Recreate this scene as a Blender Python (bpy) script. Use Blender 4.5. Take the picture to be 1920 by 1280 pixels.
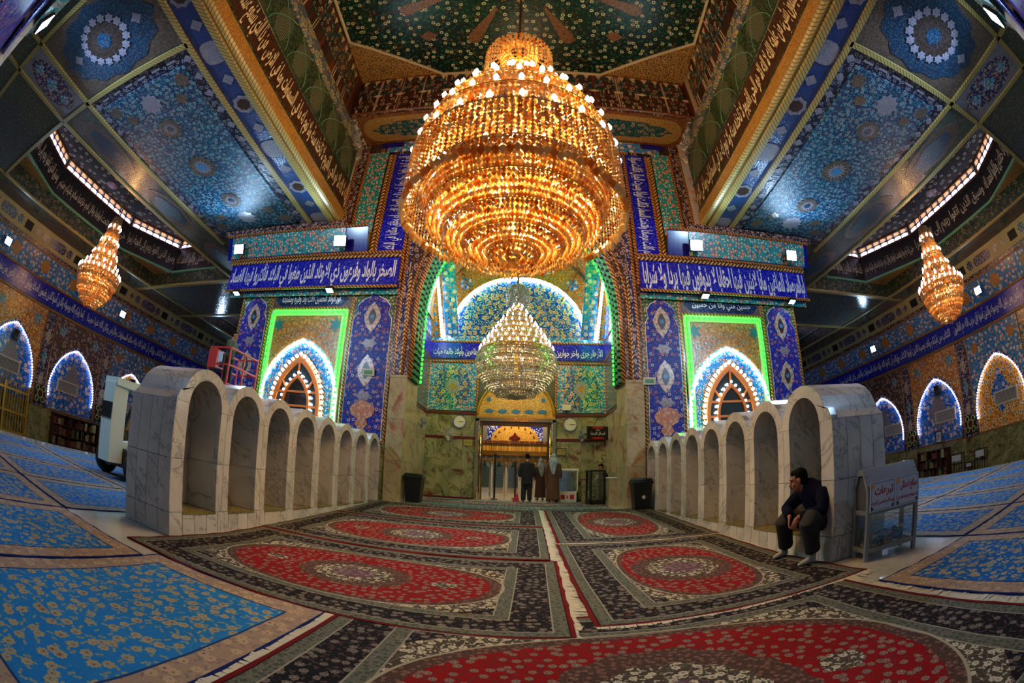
import bpy, math, random
from mathutils import Matrix, Vector
R=math.radians; pi=math.pi; sin=math.sin; cos=math.cos
sc=bpy.context.scene
for o in list(bpy.data.objects): bpy.data.objects.remove(o)
COL=sc.collection
rnd=random.Random(7)

# ---------------------------------------------------------------- camera (diagonal fisheye lens)
yaw,pitch,roll=R(-2.052),R(17.473),R(1.689)
fw=Vector((sin(yaw)*cos(pitch),cos(yaw)*cos(pitch),sin(pitch)))
r0=Vector((cos(yaw),-sin(yaw),0)); u0=r0.cross(fw)
rx=r0*cos(roll)+u0*sin(roll); uy=u0*cos(roll)-r0*sin(roll)
cd=bpy.data.cameras.new('camera'); cam=bpy.data.objects.new('camera',cd); COL.objects.link(cam)
cd.type='PANO'; cd.panorama_type='FISHEYE_EQUISOLID'; cd.sensor_width=36.0; cd.sensor_height=24.0
cd.fisheye_lens=830.17/1920*36; cd.fisheye_fov=R(220); cd.clip_start=.02
cam.matrix_world=Matrix(((rx.x,uy.x,-fw.x,0),(rx.y,uy.y,-fw.y,0),(rx.z,uy.z,-fw.z,1.5),(0,0,0,1)))
sc.camera=cam

# ---------------------------------------------------------------- world, exposure
sc.view_settings.view_transform='Standard'; sc.view_settings.look='None'; sc.view_settings.gamma=1.0
sc.view_settings.use_curve_mapping=False
sc.view_settings.exposure=-.42
w=bpy.data.worlds.new('world'); sc.world=w; w.use_nodes=True
w.node_tree.nodes['Background'].inputs[0].default_value=(.62,.78,1,1)
w.node_tree.nodes['Background'].inputs[1].default_value=.3
sc.cycles.max_bounces=4; sc.cycles.diffuse_bounces=2; sc.cycles.glossy_bounces=2; sc.cycles.transmission_bounces=3; sc.cycles.transparent_max_bounces=10
sc.cycles.sample_clamp_indirect=4; sc.cycles.adaptive_threshold=.045; sc.cycles.caustics_reflective=False; sc.cycles.caustics_refractive=False

# ---------------------------------------------------------------- scene-graph helpers
WM={}
def I4(): return Matrix.Identity(4)
def fr(o,U,V):
    U=Vector(U).normalized(); V=Vector(V).normalized(); N=U.cross(V).normalized(); o=Vector(o)
    return Matrix(((U.x,V.x,N.x,o.x),(U.y,V.y,N.y,o.y),(U.z,V.z,N.z,o.z),(0,0,0,1)))
def F_front(x,y,z): return fr((x,y,z),(1,0,0),(0,0,1))      # faces the camera (-y)
def F_left(x,y,z):  return fr((x,y,z),(0,1,0),(0,0,1))      # on the left wall, faces +x
def F_right(x,y,z): return fr((x,y,z),(0,-1,0),(0,0,1))     # on the right wall, faces -x
def F_ceil(x,y,z):  return fr((x,y,z),(1,0,0),(0,-1,0))     # faces down
def F_floor(x,y,z): return fr((x,y,z),(1,0,0),(0,1,0))
def T(x,y,z,rz=0): return Matrix.Translation((x,y,z))@Matrix.Rotation(rz,4,'Z')
def link(name,data,M=None,parent=None):
    o=bpy.data.objects.new(name,data); COL.objects.link(o); M=M if M is not None else I4()
    if parent is not None:
        o.parent=parent; o.matrix_basis=WM[parent.name].inverted()@M
    else: o.matrix_basis=M
    WM[o.name]=M
    return o
def tag(o,label,cat=None,group=None):
    o['label']=label
    if cat: o['category']=cat
    if group: o['group']=group
    return o
def thing(name,label,cat,M=None,group=None):
    o=link(name,None,M); o.empty_display_size=.2
    return tag(o,label,cat,group)
def struct(o): o['kind']='structure'; return o
def stuff(o): o['kind']='stuff'; return o
def dup(root,M,label=None,group=None):
    def cp(o,par,Mw):
        c=o.copy(); COL.objects.link(c)
        if par is None: c.parent=None; c.matrix_basis=Mw
        else: c.parent=par; c.matrix_basis=WM[par.name].inverted()@Mw
        c.matrix_parent_inverse=I4(); WM[c.name]=Mw
        for ch in list(o.children): cp(ch,c,Mw@WM[o.name].inverted()@WM[ch.name])
        return c
    c=cp(root,None,M)
    if label: c['label']=label
    if group: c['group']=group
    return c

class MB:
    def __init__(s): s.v=[]; s.f=[]
    def add(s,vs,fs):
        b=len(s.v); s.v+= [tuple(p) for p in vs]; s.f+=[tuple(b+i for i in f) for f in fs]; return s
    def box(s,x0,x1,y0,y1,z0,z1):
        return s.add([(x0,y0,z0),(x1,y0,z0),(x1,y1,z0),(x0,y1,z0),(x0,y0,z1),(x1,y0,z1),(x1,y1,z1),(x0,y1,z1)],
            [(0,3,2,1),(4,5,6,7),(0,1,5,4),(1,2,6,5),(2,3,7,6),(3,0,4,7)])
    def bevbox(s,x0,x1,y0,y1,z0,z1,b):
        # box with chamfered top rim (local +z)
        v=[(x0,y0,z0),(x1,y0,z0),(x1,y1,z0),(x0,y1,z0),(x0,y0,z1-b),(x1,y0,z1-b),(x1,y1,z1-b),(x0,y1,z1-b),
           (x0+b,y0+b,z1),(x1-b,y0+b,z1),(x1-b,y1-b,z1),(x0+b,y1-b,z1)]
        return s.add(v,[(0,3,2,1),(8,9,10,11),(0,1,5,4),(1,2,6,5),(2,3,7,6),(3,0,4,7),(4,5,9,8),(5,6,10,9),(6,7,11,10),(7,4,8,11)])
    def obox(s,M,sx,sy,sz):
        vs=[M@Vector((a*sx/2,b*sy/2,c*sz/2)) for c in(-1,1) for a,b in((-1,-1),(1,-1),(1,1),(-1,1))]
        return s.add(vs,[(0,3,2,1),(4,5,6,7),(0,1,5,4),(1,2,6,5),(2,3,7,6),(3,0,4,7)])
    def quad(s,a,b,c,d): return s.add([a,b,c,d],[(0,1,2,3)])
    def prism(s,poly,w0,w1):
        n=len(poly); v=[(p[0],p[1],w0) for p in poly]+[(p[0],p[1],w1) for p in poly]
        f=[tuple(range(n-1,-1,-1)),tuple(range(n,2*n))]+[(i,(i+1)%n,n+(i+1)%n,n+i) for i in range(n)]
        return s.add(v,f)
    def strip(s,A,B,w0,w1):
        # thick band between two 2-D polylines A (lower) and B (upper)
        n=len(A); v=[(p[0],p[1],w1) for p in A]+[(p[0],p[1],w1) for p in B]+[(p[0],p[1],w0) for p in A]+[(p[0],p[1],w0) for p in B]
        f=[]
        for i in range(n-1):
            f+=[(i,i+1,n+i+1,n+i),(2*n+i+1,2*n+i,3*n+i,3*n+i+1),(i+1,i,2*n+i,2*n+i+1),(n+i,n+i+1,3*n+i+1,3*n+i)]
        f+=[(0,n,3*n,2*n),(n-1,3*n-1,4*n-1,2*n-1)]
        return s.add(v,f)
    def tube(s,pts,r,n=8,closed=False,cap=True):
        pts=[Vector(p) for p in pts]; m=len(pts); rr=r if isinstance(r,(list,tuple)) else [r]*m
        b=len(s.v); up=None
        for i,p in enumerate(pts):
            a=pts[(i-1)%m] if (closed or i>0) else p; c=pts[(i+1)%m] if (closed or i<m-1) else p
            d=(c-a)
            d=d.normalized() if d.length>1e-9 else Vector((0,0,1))
            if up is None: up=d.orthogonal().normalized()
            up=(up-d*up.dot(d))
            up=up.normalized() if up.length>1e-6 else d.orthogonal().normalized()
            q=d.cross(up)
            for k in range(n):
                t=2*pi*k/n; s.v.append(tuple(p+(up*cos(t)+q*sin(t))*rr[i]))
        for i in range(m if closed else m-1):
            j=(i+1)%m
            for k in range(n): s.f.append((b+i*n+k,b+i*n+(k+1)%n,b+j*n+(k+1)%n,b+j*n+k))
        if cap and not closed:
            s.f.append(tuple(b+k for k in range(n-1,-1,-1))); s.f.append(tuple(b+(m-1)*n+k for k in range(n)))
        return s
    def lathe(s,prof,n=24,cx=0,cy=0,closed=False):
        b=len(s.v); m=len(prof)
        for r,z in prof:
            for k in range(n):
                t=2*pi*k/n; s.v.append((cx+max(r,1e-4)*cos(t),cy+max(r,1e-4)*sin(t),z))
        for i in range(m-1 if not closed else m):
            j=(i+1)%m
            for k in range(n): s.f.append((b+i*n+k,b+i*n+(k+1)%n,b+j*n+(k+1)%n,b+j*n+k))
        return s
    def sph(s,c,r,n=8,m=5,sz=1):
        x,y,z=c; b=len(s.v)
        s.v.append((x,y,z-r*sz))
        for i in range(1,m):
            a=-pi/2+pi*i/m
            for k in range(n): s.v.append((x+r*cos(a)*cos(2*pi*k/n),y+r*cos(a)*sin(2*pi*k/n),z+r*sz*sin(a)))
        s.v.append((x,y,z+r*sz)); t=len(s.v)-1
        for k in range(n):
            s.f.append((b,b+1+(k+1)%n,b+1+k)); s.f.append((t,b+1+(m-2)*n+k,b+1+(m-2)*n+(k+1)%n))
            for i in range(m-2): s.f.append((b+1+i*n+k,b+1+i*n+(k+1)%n,b+1+(i+1)*n+(k+1)%n,b+1+(i+1)*n+k))
        return s
    def bead(s,x,y,z,r,h):
        return s.add([(x,y,z+h),(x,y,z-h),(x+r,y,z),(x,y+r,z),(x-r,y,z),(x,y-r,z)],[(0,2,3),(0,3,4),(0,4,5),(0,5,2),(1,3,2),(1,4,3),(1,5,4),(1,2,5)])
    def mesh(s,name,mat,smooth=False):
        me=bpy.data.meshes.new(name); me.from_pydata(s.v,[],s.f); me.update()
        if mat is not None:
            for m in (mat if isinstance(mat,(list,tuple)) else [mat]): me.materials.append(m)
        if smooth: me.polygons.foreach_set('use_smooth',[True]*len(me.polygons))
        return me
    def ob(s,name,mat,M=None,parent=None,smooth=False): return link(name,s.mesh(name,mat,smooth),M,parent)

# ---------------------------------------------------------------- material graph helpers
def lin(c):
    if isinstance(c,str): c=[int(c[i:i+2],16)/255 for i in (0,2,4)]
    return tuple(x/12.92 if x<=.04045 else ((x+.055)/1.055)**2.4 for x in c[:3])+(1,)
class V:
    def __init__(s,g,k): s.g=g; s.k=k
    def __add__(a,b): return a.g.m('ADD',a,b)
    __radd__=__add__
    def __sub__(a,b): return a.g.m('SUBTRACT',a,b)
    def __rsub__(a,b): return a.g.m('SUBTRACT',b,a)
    def __mul__(a,b): return a.g.m('MULTIPLY',a,b)
    __rmul__=__mul__
    def __truediv__(a,b): return a.g.m('DIVIDE',a,b)
    def __lt__(a,b): return a.g.m('LESS_THAN',a,b)
    def __gt__(a,b): return a.g.m('GREATER_THAN',a,b)
    def __abs__(a): return a.g.m('ABSOLUTE',a)
    def __neg__(a): return a.g.m('MULTIPLY',a,-1)
class Gr:
    def __init__(s,name):
        s.mat=bpy.data.materials.new(name); s.mat.use_nodes=True; s.nt=s.mat.node_tree; s.nt.nodes.clear()
        s.out=s.n('ShaderNodeOutputMaterial')
    def n(s,t): return s.nt.nodes.new(t)
    def put(s,sock,v):
        if isinstance(v,V): s.nt.links.new(v.k,sock)
        elif isinstance(v,str): sock.default_value=lin(v)
        elif isinstance(v,(tuple,list)): sock.default_value=tuple(v) if len(v)!=3 or sock.type=='VECTOR' else lin(v)
        else: sock.default_value=v
    def m(s,op,a,b=None,c=None,clamp=False):
        n=s.n('ShaderNodeMath'); n.operation=op; n.use_clamp=clamp
        for i,x in enumerate((a,b,c)):
            if x is not None: s.put(n.inputs[i],x)
        return V(s,n.outputs[0])
    def mx(s,f,a,b):
        n=s.n('ShaderNodeMix'); n.data_type='RGBA'
        s.put(n.inputs[0],f); s.put(n.inputs[6],a); s.put(n.inputs[7],b); return V(s,n.outputs[2])
    def sm(s,x,a,b):
        n=s.n('ShaderNodeMapRange'); n.interpolation_type='SMOOTHSTEP'
        s.put(n.inputs[0],x); n.inputs[1].default_value=a; n.inputs[2].default_value=b; return V(s,n.outputs[0])
    def oc(s):
        n=s.n('ShaderNodeTexCoord'); q=s.n('ShaderNodeSeparateXYZ'); s.nt.links.new(n.outputs['Object'],q.inputs[0])
        return tuple(V(s,q.outputs[i]) for i in range(3))
    def gc(s):
        n=s.n('ShaderNodeTexCoord'); q=s.n('ShaderNodeSeparateXYZ'); s.nt.links.new(n.outputs['Generated'],q.inputs[0])
        return tuple(V(s,q.outputs[i])*2-1 for i in range(3))
    def pos(s):
        n=s.n('ShaderNodeNewGeometry'); q=s.n('ShaderNodeSeparateXYZ'); s.nt.links.new(n.outputs['Position'],q.inputs[0])
        return tuple(V(s,q.outputs[i]) for i in range(3))
    def rndo(s):
        n=s.n('ShaderNodeObjectInfo'); return V(s,n.outputs['Random'])
    def xyz(s,u,v,w=0):
        n=s.n('ShaderNodeCombineXYZ'); s.put(n.inputs[0],u); s.put(n.inputs[1],v); s.put(n.inputs[2],w); return V(s,n.outputs[0])
    def noise(s,u,v,sc_,det=2,w=0,dist=0,rough=.5):
        n=s.n('ShaderNodeTexNoise'); s.put(n.inputs['Vector'],s.xyz(u,v,w)); n.inputs['Scale'].default_value=sc_
        n.inputs['Detail'].default_value=det; n.inputs['Distortion'].default_value=dist; n.inputs['Roughness'].default_value=rough
        return V(s,n.outputs['Fac'])
    def vor(s,u,v,sc_,rand=1,feat='F1'):
        n=s.n('ShaderNodeTexVoronoi'); n.voronoi_dimensions='2D'; n.feature=feat
        us=u*sc_; vs=v*sc_
        s.put(n.inputs['Vector'],s.xyz(us,vs)); n.inputs['Scale'].default_value=1; n.inputs['Randomness'].default_value=rand
        d=V(s,n.outputs['Distance'])
        if feat!='F1': return d
        q=s.n('ShaderNodeSeparateXYZ'); s.nt.links.new(n.outputs['Position'],q.inputs[0])
        c=s.n('ShaderNodeSeparateXYZ'); s.nt.links.new(n.outputs['Color'],c.inputs[0])
        return d,us-V(s,q.outputs[0]),vs-V(s,q.outputs[1]),V(s,c.outputs[0]),V(s,c.outputs[1])
    def bsdf(s,col,rough=.5,metal=0,bump=None,bstr=.1,spec=.5,emit=None,es=0,trans=0,bdist=.01,coat=0):
        n=s.n('ShaderNodeBsdfPrincipled'); s.put(n.inputs['Base Color'],col); s.put(n.inputs['Roughness'],rough); s.put(n.inputs['Metallic'],metal)
        n.inputs['Specular IOR Level'].default_value=spec; n.inputs['Transmission Weight'].default_value=trans; n.inputs['Coat Weight'].default_value=coat
        if emit is not None: s.put(n.inputs['Emission Color'],emit); n.inputs['Emission Strength'].default_value=es
        if bump is not None:
            b=s.n('ShaderNodeBump'); b.inputs['Strength'].default_value=bstr; b.inputs['Distance'].default_value=bdist
            s.put(b.inputs['Height'],bump); s.nt.links.new(b.outputs[0],n.inputs['Normal'])
        s.nt.links.new(n.outputs[0],s.out.inputs[0]); s.bn=n; return s.mat
def floral(g,u,v,s,bg,petal,core,vine,dot,leaf=None,ring=None,vw=.2,fs=1.0):
    n=g.noise(u,v,s*.55,1,w=3.1,dist=.6)
    c=g.mx(abs(g.m('SINE',n*34))<vw,bg,vine)
    d,du,dv,c1,c2=g.vor(u,v,s*2.1)
    c=g.mx((d<.26)*(c1>.35),c,dot)
    if leaf:
        c=g.mx((d<.3)*(c1<.22),c,leaf)
    d,du,dv,c1,c2=g.vor(u,v,s,.85)
    th=g.m('ARCTAN2',dv,du); rr=d/(g.m('COSINE',th*6+c1*6)*.035+g.m('COSINE',th-c2*9)*.05+.29)/fs
    pc=g.mx(c1>.55,petal,ring) if ring else petal
    on=c2>.18
    c=g.mx((rr<1.0)*on,c,pc); c=g.mx((rr<.62)*on,c,bg); c=g.mx((rr<.4)*on,c,core)
    return c
def simple(name,col,rough=.5,metal=0,spec=.5,**k):
    return Gr(name).bsdf(col,rough,metal,spec=spec,**k)
def emis(name,col,st,sample=True):
    g=Gr(name); n=g.n('ShaderNodeEmission'); n.inputs[0].default_value=lin(col); n.inputs[1].default_value=st
    g.nt.links.new(n.outputs[0],g.out.inputs[0])
    g.mat.cycles.emission_sampling='FRONT' if sample else 'NONE'
    return g.mat
def tile(name,fn,rough=.22,bumpy=.12,bs=9,spec=.5):
    # glazed tile: colour from fn(g,u,v) in metres, wavy glaze
    g=Gr(name); u,v,_=g.oc(); c=fn(g,u,v)
    return g.bsdf(c,rough,bump=g.noise(u,v,bs,2),bstr=bumpy,bdist=.05,spec=spec)
def light(name,kind,loc,energy,col,radius=.2,parent=None,rot=None,spot=None):
    l=bpy.data.lights.new(name,kind); l.energy=energy; l.color=lin(col)[:3]
    if kind=='AREA': l.size=radius
    else: l.shadow_soft_size=radius
    if spot: l.spot_size=spot; l.spot_blend=.6
    M=Matrix.Translation(loc)
    if rot is not None: M=M@Vector(rot).to_track_quat('-Z','Y').to_matrix().to_4x4()
    return link(name,l,M,parent)

def evaluated(o):
    # mesh of a curve or of an object with modifiers, evaluated in a small scratch scene
    t=bpy.data.scenes.new('scratch'); t.collection.objects.link(o); vl=t.view_layers[0]; vl.update(); dg=vl.depsgraph; dg.update()
    me=bpy.data.meshes.new_from_object(o.evaluated_get(dg)); t.collection.objects.unlink(o); bpy.data.scenes.remove(t)
    return me
# ---------------------------------------------------------------- Arabic lettering
AR={}
for ch,code,nf in [('ء',0xFE80,1),('آ',0xFE81,2),('أ',0xFE83,2),('ؤ',0xFE85,2),('إ',0xFE87,2),('ئ',0xFE89,4),('ا',0xFE8D,2),('ب',0xFE8F,4),('ة',0xFE93,2),('ت',0xFE95,4),('ث',0xFE99,4),('ج',0xFE9D,4),('ح',0xFEA1,4),('خ',0xFEA5,4),('د',0xFEA9,2),('ذ',0xFEAB,2),('ر',0xFEAD,2),('ز',0xFEAF,2),('س',0xFEB1,4),('ش',0xFEB5,4),('ص',0xFEB9,4),('ض',0xFEBD,4),('ط',0xFEC1,4),('ظ',0xFEC5,4),('ع',0xFEC9,4),('غ',0xFECD,4),('ف',0xFED1,4),('ق',0xFED5,4),('ك',0xFED9,4),('ل',0xFEDD,4),('م',0xFEE1,4),('ن',0xFEE5,4),('ه',0xFEE9,4),('و',0xFEED,2),('ى',0xFEEF,2),('ي',0xFEF1,4)]: AR[ch]=(code,nf)
LA={'ا':0xFEFB,'أ':0xFEF7,'إ':0xFEF9,'آ':0xFEF5}
def shape(t):
    out=[]
    for word in t.split(' '):
        i=0; L=[]
        while i<len(word):
            ch=word[i]
            if ch=='ل' and i+1<len(word) and word[i+1] in LA: L.append((LA[word[i+1]],2)); i+=2; continue
            L.append(AR.get(ch,(ord(ch),0))); i+=1
        res=''
        for j,(c,n) in enumerate(L):
            if n==0: res+=chr(c); continue
            pv=j>0 and L[j-1][1]==4; nx=n==4 and j+1<len(L) and L[j+1][1]>=2
            if n==1: pv=nx=False
            res+=chr(c+(3 if pv and nx else 2 if nx else 1 if pv else 0))
        out.append(res)
    return ' '.join(out)[::-1]
TXT={}
def text_mesh(t,W,H,d=.012,mat=None,ar=True,bold=0.0,name='lettering'):
    key=(t,round(W,2),round(H,2),d,bold,mat.name if mat else '')
    if key in TXT: return TXT[key]
    c=bpy.data.curves.new('txt','FONT'); c.body=shape(t) if ar else t; c.resolution_u=2; c.offset=bold; c.fill_mode='FRONT'
    o=bpy.data.objects.new('txt',c); me=evaluated(o)
    bpy.data.objects.remove(o); bpy.data.curves.remove(c)
    xs=[v.co.x for v in me.vertices]; ys=[v.co.y for v in me.vertices]
    x0,x1,y0,y1=min(xs),max(xs),min(ys),max(ys)
    for v in me.vertices:
        v.co=((v.co.x-(x0+x1)/2)*W/(x1-x0),(v.co.y-(y0+y1)/2)*H/(y1-y0),d)
    me.name=name; me.materials.clear()
    if mat: me.materials.append(mat)
    TXT[key]=me; return me
# ---------------------------------------------------------------- materials
m_rope=tile('rope_tile',lambda g,u,v: g.mx(g.m('SINE',(u+v)*44)>-.1,'16120f','c8802f'),.3,.0)
m_rope2=tile('rope_tile_cream',lambda g,u,v: g.mx(g.m('SINE',(u-v)*36)>0,'2a1a14','d9a860'),.3,.0)
m_chev=tile('chevron_tile',lambda g,u,v: floral(g,u,v,5,'2a1d22','c9b9b0','7a2f20','b9b0b8','94402a'),.25)
m_cobalt=tile('cobalt_floral_tile',lambda g,u,v: floral(g,u,v,4.4,'0b0f86','c8804e','2038a0','3a60bc','2c44a8','a03c2c','c8bcb4',.12,.8),.38,.12,9,.3)
m_green_sp=tile('green_spandrel_tile',lambda g,u,v: floral(g,u,v,7,'1c4a34','b9b060','d0c080','8fa060','2b6a50'),.25)
m_script=tile('script_cobalt_tile',lambda g,u,v: floral(g,u,v,4,'1410a0','2a30c8','3a50d8','2a2fc0','3f50d0',None,None,.15,.6),.2)
m_script2=tile('script_navy_tile',lambda g,u,v: floral(g,u,v,5,'14204e','28406a','2a5a80','24406a','3a608a',None,None,.15,.5),.2)
m_ochre=tile('ochre_floral_tile',lambda g,u,v: floral(g,u,v,5.2,'b87e38','4a8c80','d8a458','7a4e24','8a5a2c','7a3a20','c89450',.25),.25)
m_ochre2=tile('ochre_wall_tile',lambda g,u,v: floral(g,u,v,3,'c07a2c','5a80a8','e0b860','8a5020','f0d090','8a3a20','d9c8a0',.25),.25)
m_turq=tile('turquoise_floral_tile',lambda g,u,v: floral(g,u,v,3.4,'2a8f98','c85a38','e0c080','206878','d8c8a0','1a4a60','c85a38',.1),.22)
m_azure=tile('azure_floral_tile',lambda g,u,v: floral(g,u,v,3.2,'1d78c0','d8a878','e8e0d0','7ab8d8','c87848','1a3f90','e8dcc8',.14),.2)
m_azure2=tile('azure_panel_tile',lambda g,u,v: floral(g,u,v,5,'2a88b8','c06a3a','d8b870','1a5a88','e0cfa0','1c3a80','d8c8a8',.12),.2)
m_brownsp=tile('brown_spandrel_tile',lambda g,u,v: floral(g,u,v,3.6,'3a2a28','a89890','7a4030','6a5a58','a06a50','2a3a5a','b0a098',.2),.25)
m_brown=tile('brown_wall_tile',lambda g,u,v: floral(g,u,v,3,'4a3a36','98a0b0','c07840','7a6a60','a0603a','2a3a6a','a8a098',.2),.25)
m_indigo=tile('indigo_pilaster_tile',lambda g,u,v: floral(g,u,v,4,'1c2458','c0885a','a8a8b8','5a6a98','b0a090','803a2a','c0b8b0',.18),.22)
m_tymp=tile('tympanum_tile',lambda g,u,v: floral(g,u,v,3.4,'123a8c','c8b050','d88040','a8a850','58a8c8','c0c070','d8c890',.3),.2)
m_tympb=tile('blue_tympanum_tile',lambda g,u,v: floral(g,u,v,2.4,'1a68d0','e8b888','f0e0c8','a8d0e8','2038a8','d88a50','f0e8d8',.2),.2)
m_tympo=tile('gold_tympanum_tile',lambda g,u,v: floral(g,u,v,2.2,'d89030','f0d8a0','3060b0','f0e0b0','a05020','3a78b8','f0dca8',.22),.2)
m_cream_frieze=simple('cream_plaster','a89a6a',.5)
m_vent=simple('dark_vent','0a0908',.7)
m_orn=tile('frieze_star_tile',lambda g,u,v: floral(g,u,v,6,'2a2a4a','b8b0c0','8a6a6a','9890b0','5a5a8a'),.25)
# ceiling
m_cpanel=tile('ceiling_carpet_tile',lambda g,u,v: floral(g,u,v,4.6,'0a3560','7f98a4','1f8a90','0e2530','23909a','4a322c','8a7a74',.34),.42,.5,22,.22)
m_cborder=tile('ceiling_border_tile',lambda g,u,v: floral(g,u,v,4.4,'12142a','8f8fa0','2c446a','2a2f48','5a607c','402c2c'),.28,.3)
m_cstrip=tile('ceiling_blue_strip_tile',lambda g,u,v: floral(g,u,v,6,'0c3478','3a3a5c','54362c','163f7c','40302e',None,None,.1,.7),.28,.5,18)
m_cmirror=tile('ceiling_mirror_mosaic',lambda g,u,v: floral(g,u,v,6,'4a5048','24505f','7a6a48','5c5a40','2c5058','6a4a36','70706a',.3),.12,.22,10,.35)
m_cmedal=tile('ceiling_medallion_tile',lambda g,u,v: floral(g,u,v,6,'0e304f','5f544e','285470','182f45','2c5a68','3c2822',None,.14,.7),.28,.4,18)
m_cbeige=tile('ceiling_beige_tile',lambda g,u,v: floral(g,u,v,7,'54443c','766a5e','482c26','3c302b','6a5a4a'),.3,.3)
m_cwhite=tile('ceiling_pale_ornament',lambda g,u,v: floral(g,u,v,9,'8d8894','4a4860','a8a2a8','3a385a','6c6678'),.3,.2)
m_cgold=tile('gold_cornice_tile',lambda g,u,v: floral(g,u,v,9,'a07030','c89a50','6a4020','6a4018','8a5a28'),.3,.3)
m_rib=tile('rib_moulding',lambda g,u,v: g.mx(g.m('SINE',(u+v)*40)>.75,'a89458','5a4a28'),.35,.0)
m_sbrown=tile('brown_script_tile',lambda g,u,v: floral(g,u,v,6,'3a1c12','5a3018','6a4020','4a2818','5a3a1a',None,None,.12,.5),.3)
m_calli=simple('calligraphy_cream','d8c294',.35)
m_calliw=simple('calligraphy_white','d8dde8',.3)
m_callig=simple('calligraphy_grey','c0bcb0',.4)
m_ovalbg=tile('green_niche_border_tile',lambda g,u,v: floral(g,u,v,7,'16281c','5a6a40','7a3a28','2a4a30','50583a'),.3)
m_oval=tile('mesh_niche_tile',lambda g,u,v: g.mx((g.m('SINE',u*70)>.1)*(g.m('SINE',v*80)>0),'383c2c','86896c'),.4); m_cdisc=tile('umber_medallion_tile',lambda g,u,v: floral(g,u,v,6,'2c2220','4a3a34','1c3a50','382c28','503c34'),.3)
m_flowstrip=tile('flower_strip_tile',lambda g,u,v: floral(g,u,v,2.2,'4a5a6a','b89a58','7a8a98','6a7078','a89068','8a4a3a',None,.1,1.2),.3)
m_frieze=tile('maroon_frieze_tile',lambda g,u,v: floral(g,u,v,3.0,'3a1a14','c8a890','1f3a2a','6a3024','183628','7a3426','d8c0a0',.22),.28)
m_loz=tile('soffit_lozenge_tile',lambda g,u,v: floral(g,u,v,5,'6a3a24','8a6238','3a2418','94683a','4a2a1c'),.25,.3)
m_lozb=tile('soffit_beige_tile',lambda g,u,v: floral(g,u,v,7,'a08048','5a3a20','c8a868','6a4a28','7a5a34'),.25,.3)
m_lozc=tile('soffit_teal_tile',lambda g,u,v: floral(g,u,v,3.6,'1c3f46','a0906a','7a3a2a','2a5a60','3a7a80','6a3428','b09a80',.2),.2,.3)
m_oct=tile('green_ceiling_tile',lambda g,u,v: floral(g,u,v,2.5,'06241e','d8cfa4','6a4a28','4a2c1e','1c4a3c','5a3222','c8bc98',.1,.66),.22,.2,10,.4)
m_tri=tile('gold_arabesque_tile',lambda g,u,v: floral(g,u,v,3.4,'a07c48','3a2614','c8a468','2a1c10','4a3018'),.3)
m_lantop=tile('teal_flower_ceiling_tile',lambda g,u,v: floral(g,u,v,1.7,'04181f','b8c8c0','3a5a60','07222a','123840','3a241a',None,.08,.75),.7,.0)
m_landrum=tile('dark_script_tile',lambda g,u,v: floral(g,u,v,5,'1c1a22','3a3640','4a4450','2a2830','3a3a44',None,None,.15,.5),.3)
m_lanfr=tile('ornament_frieze_tile',lambda g,u,v: floral(g,u,v,2.6,'142420','8a7a68','5a2a20','2a4034','4a6a58','7a3a2a','98907a',.2),.3)
m_ledge=simple('green_lit_tint','5f9a7c',.3)  # lantern ledge's green light put into its colour; niche ribs and screens share it
m_frame_w=simple('pale_stucco','b8a88a',.4)
m_bluetile=Gr('plain_blue_tile')
def _bt(g):
    u,v,_=g.oc(); f=g.m('FRACT',u*5); h=g.m('FRACT',v*5)
    return g.bsdf(g.mx((f<.06)+(h<.06),'120c88','2a2a70'),.15)
m_bluetile=_bt(m_bluetile)
m_pale=tile('pale_medallion_strip',lambda g,u,v: floral(g,u,v,1.6,'b0a8ac','c88a48','5a9a98','9a98a0','a8b0b0','c07a4a',None,.06,1.1),.3)
m_lozenge=tile('lozenge_ornament',lambda g,u,v: floral(g,u,v,8,'b8a898','5a3a34','7a98b0','8a7a70','d0c0b0'),.25)
m_lozin=simple('lozenge_core','3a2018',.3); m_lozblue=simple('lozenge_blue','3a78a8',.3)
m_vase=tile('vase_ornament',lambda g,u,v: floral(g,u,v,6,'b06a4a','d8b890','5a98a0','c08868','8a9aa0'),.25)
m_teal=simple('teal_flower','1c6a74',.3)
# stone
def marble(name,base,vein,dark,s=1.0,rough=.18,amt=.5,stain=None):
    g=Gr(name); x,y,z=g.pos(); r=g.rndo()*40
    n1=g.noise(x+z*.8+r,y+z*.6,.9*s,5,w=z*.5,dist=1.0,rough=.65)
    v1=g.sm(abs(n1-.5),0,.022); n2=g.noise(x-z*.4,y+r+z,.9*s,3,w=z)
    c=g.mx(g.sm(n2,.3,.75),base,vein); c=g.mx((1-v1)*amt,c,dark)
    if stain: c=g.mx(g.sm(g.noise(x+r,y,1.1*s,4,w=z*1.2,dist=.8),.55,.7),c,stain)
    n3=g.noise(x,y,9*s,3,w=z*9*s*.1); c=g.mx(n3*.18,c,dark)
    return g.bsdf(c,rough,spec=.5)
m_wm=marble('white_marble','d2cfc8','b2b1ac','6e6b62',1.0,.16,.55)
m_wmin=m_wm
m_joint=simple('grout','5a564e',.8)
m_sill=marble('yellow_sill_stone','8a8048','6a6238','3a3420',1.5,.2,.4)
m_gm=marble('green_onyx','a09c70','6c744c','2c2816',1.2,.12,.8,'64301c')
m_gm2=marble('pale_onyx','b4aa84','949670','5a4c34',1.0,.12,.45,'8f5c44')
m_redst=simple('red_stone','5a1c14',.25)
m_floor=marble('floor_marble','b8b8b0','a8aaa4','80807a',.8,.12,.2)
m_dark=simple('dark_paint','0c0c0e',.4)
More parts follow.
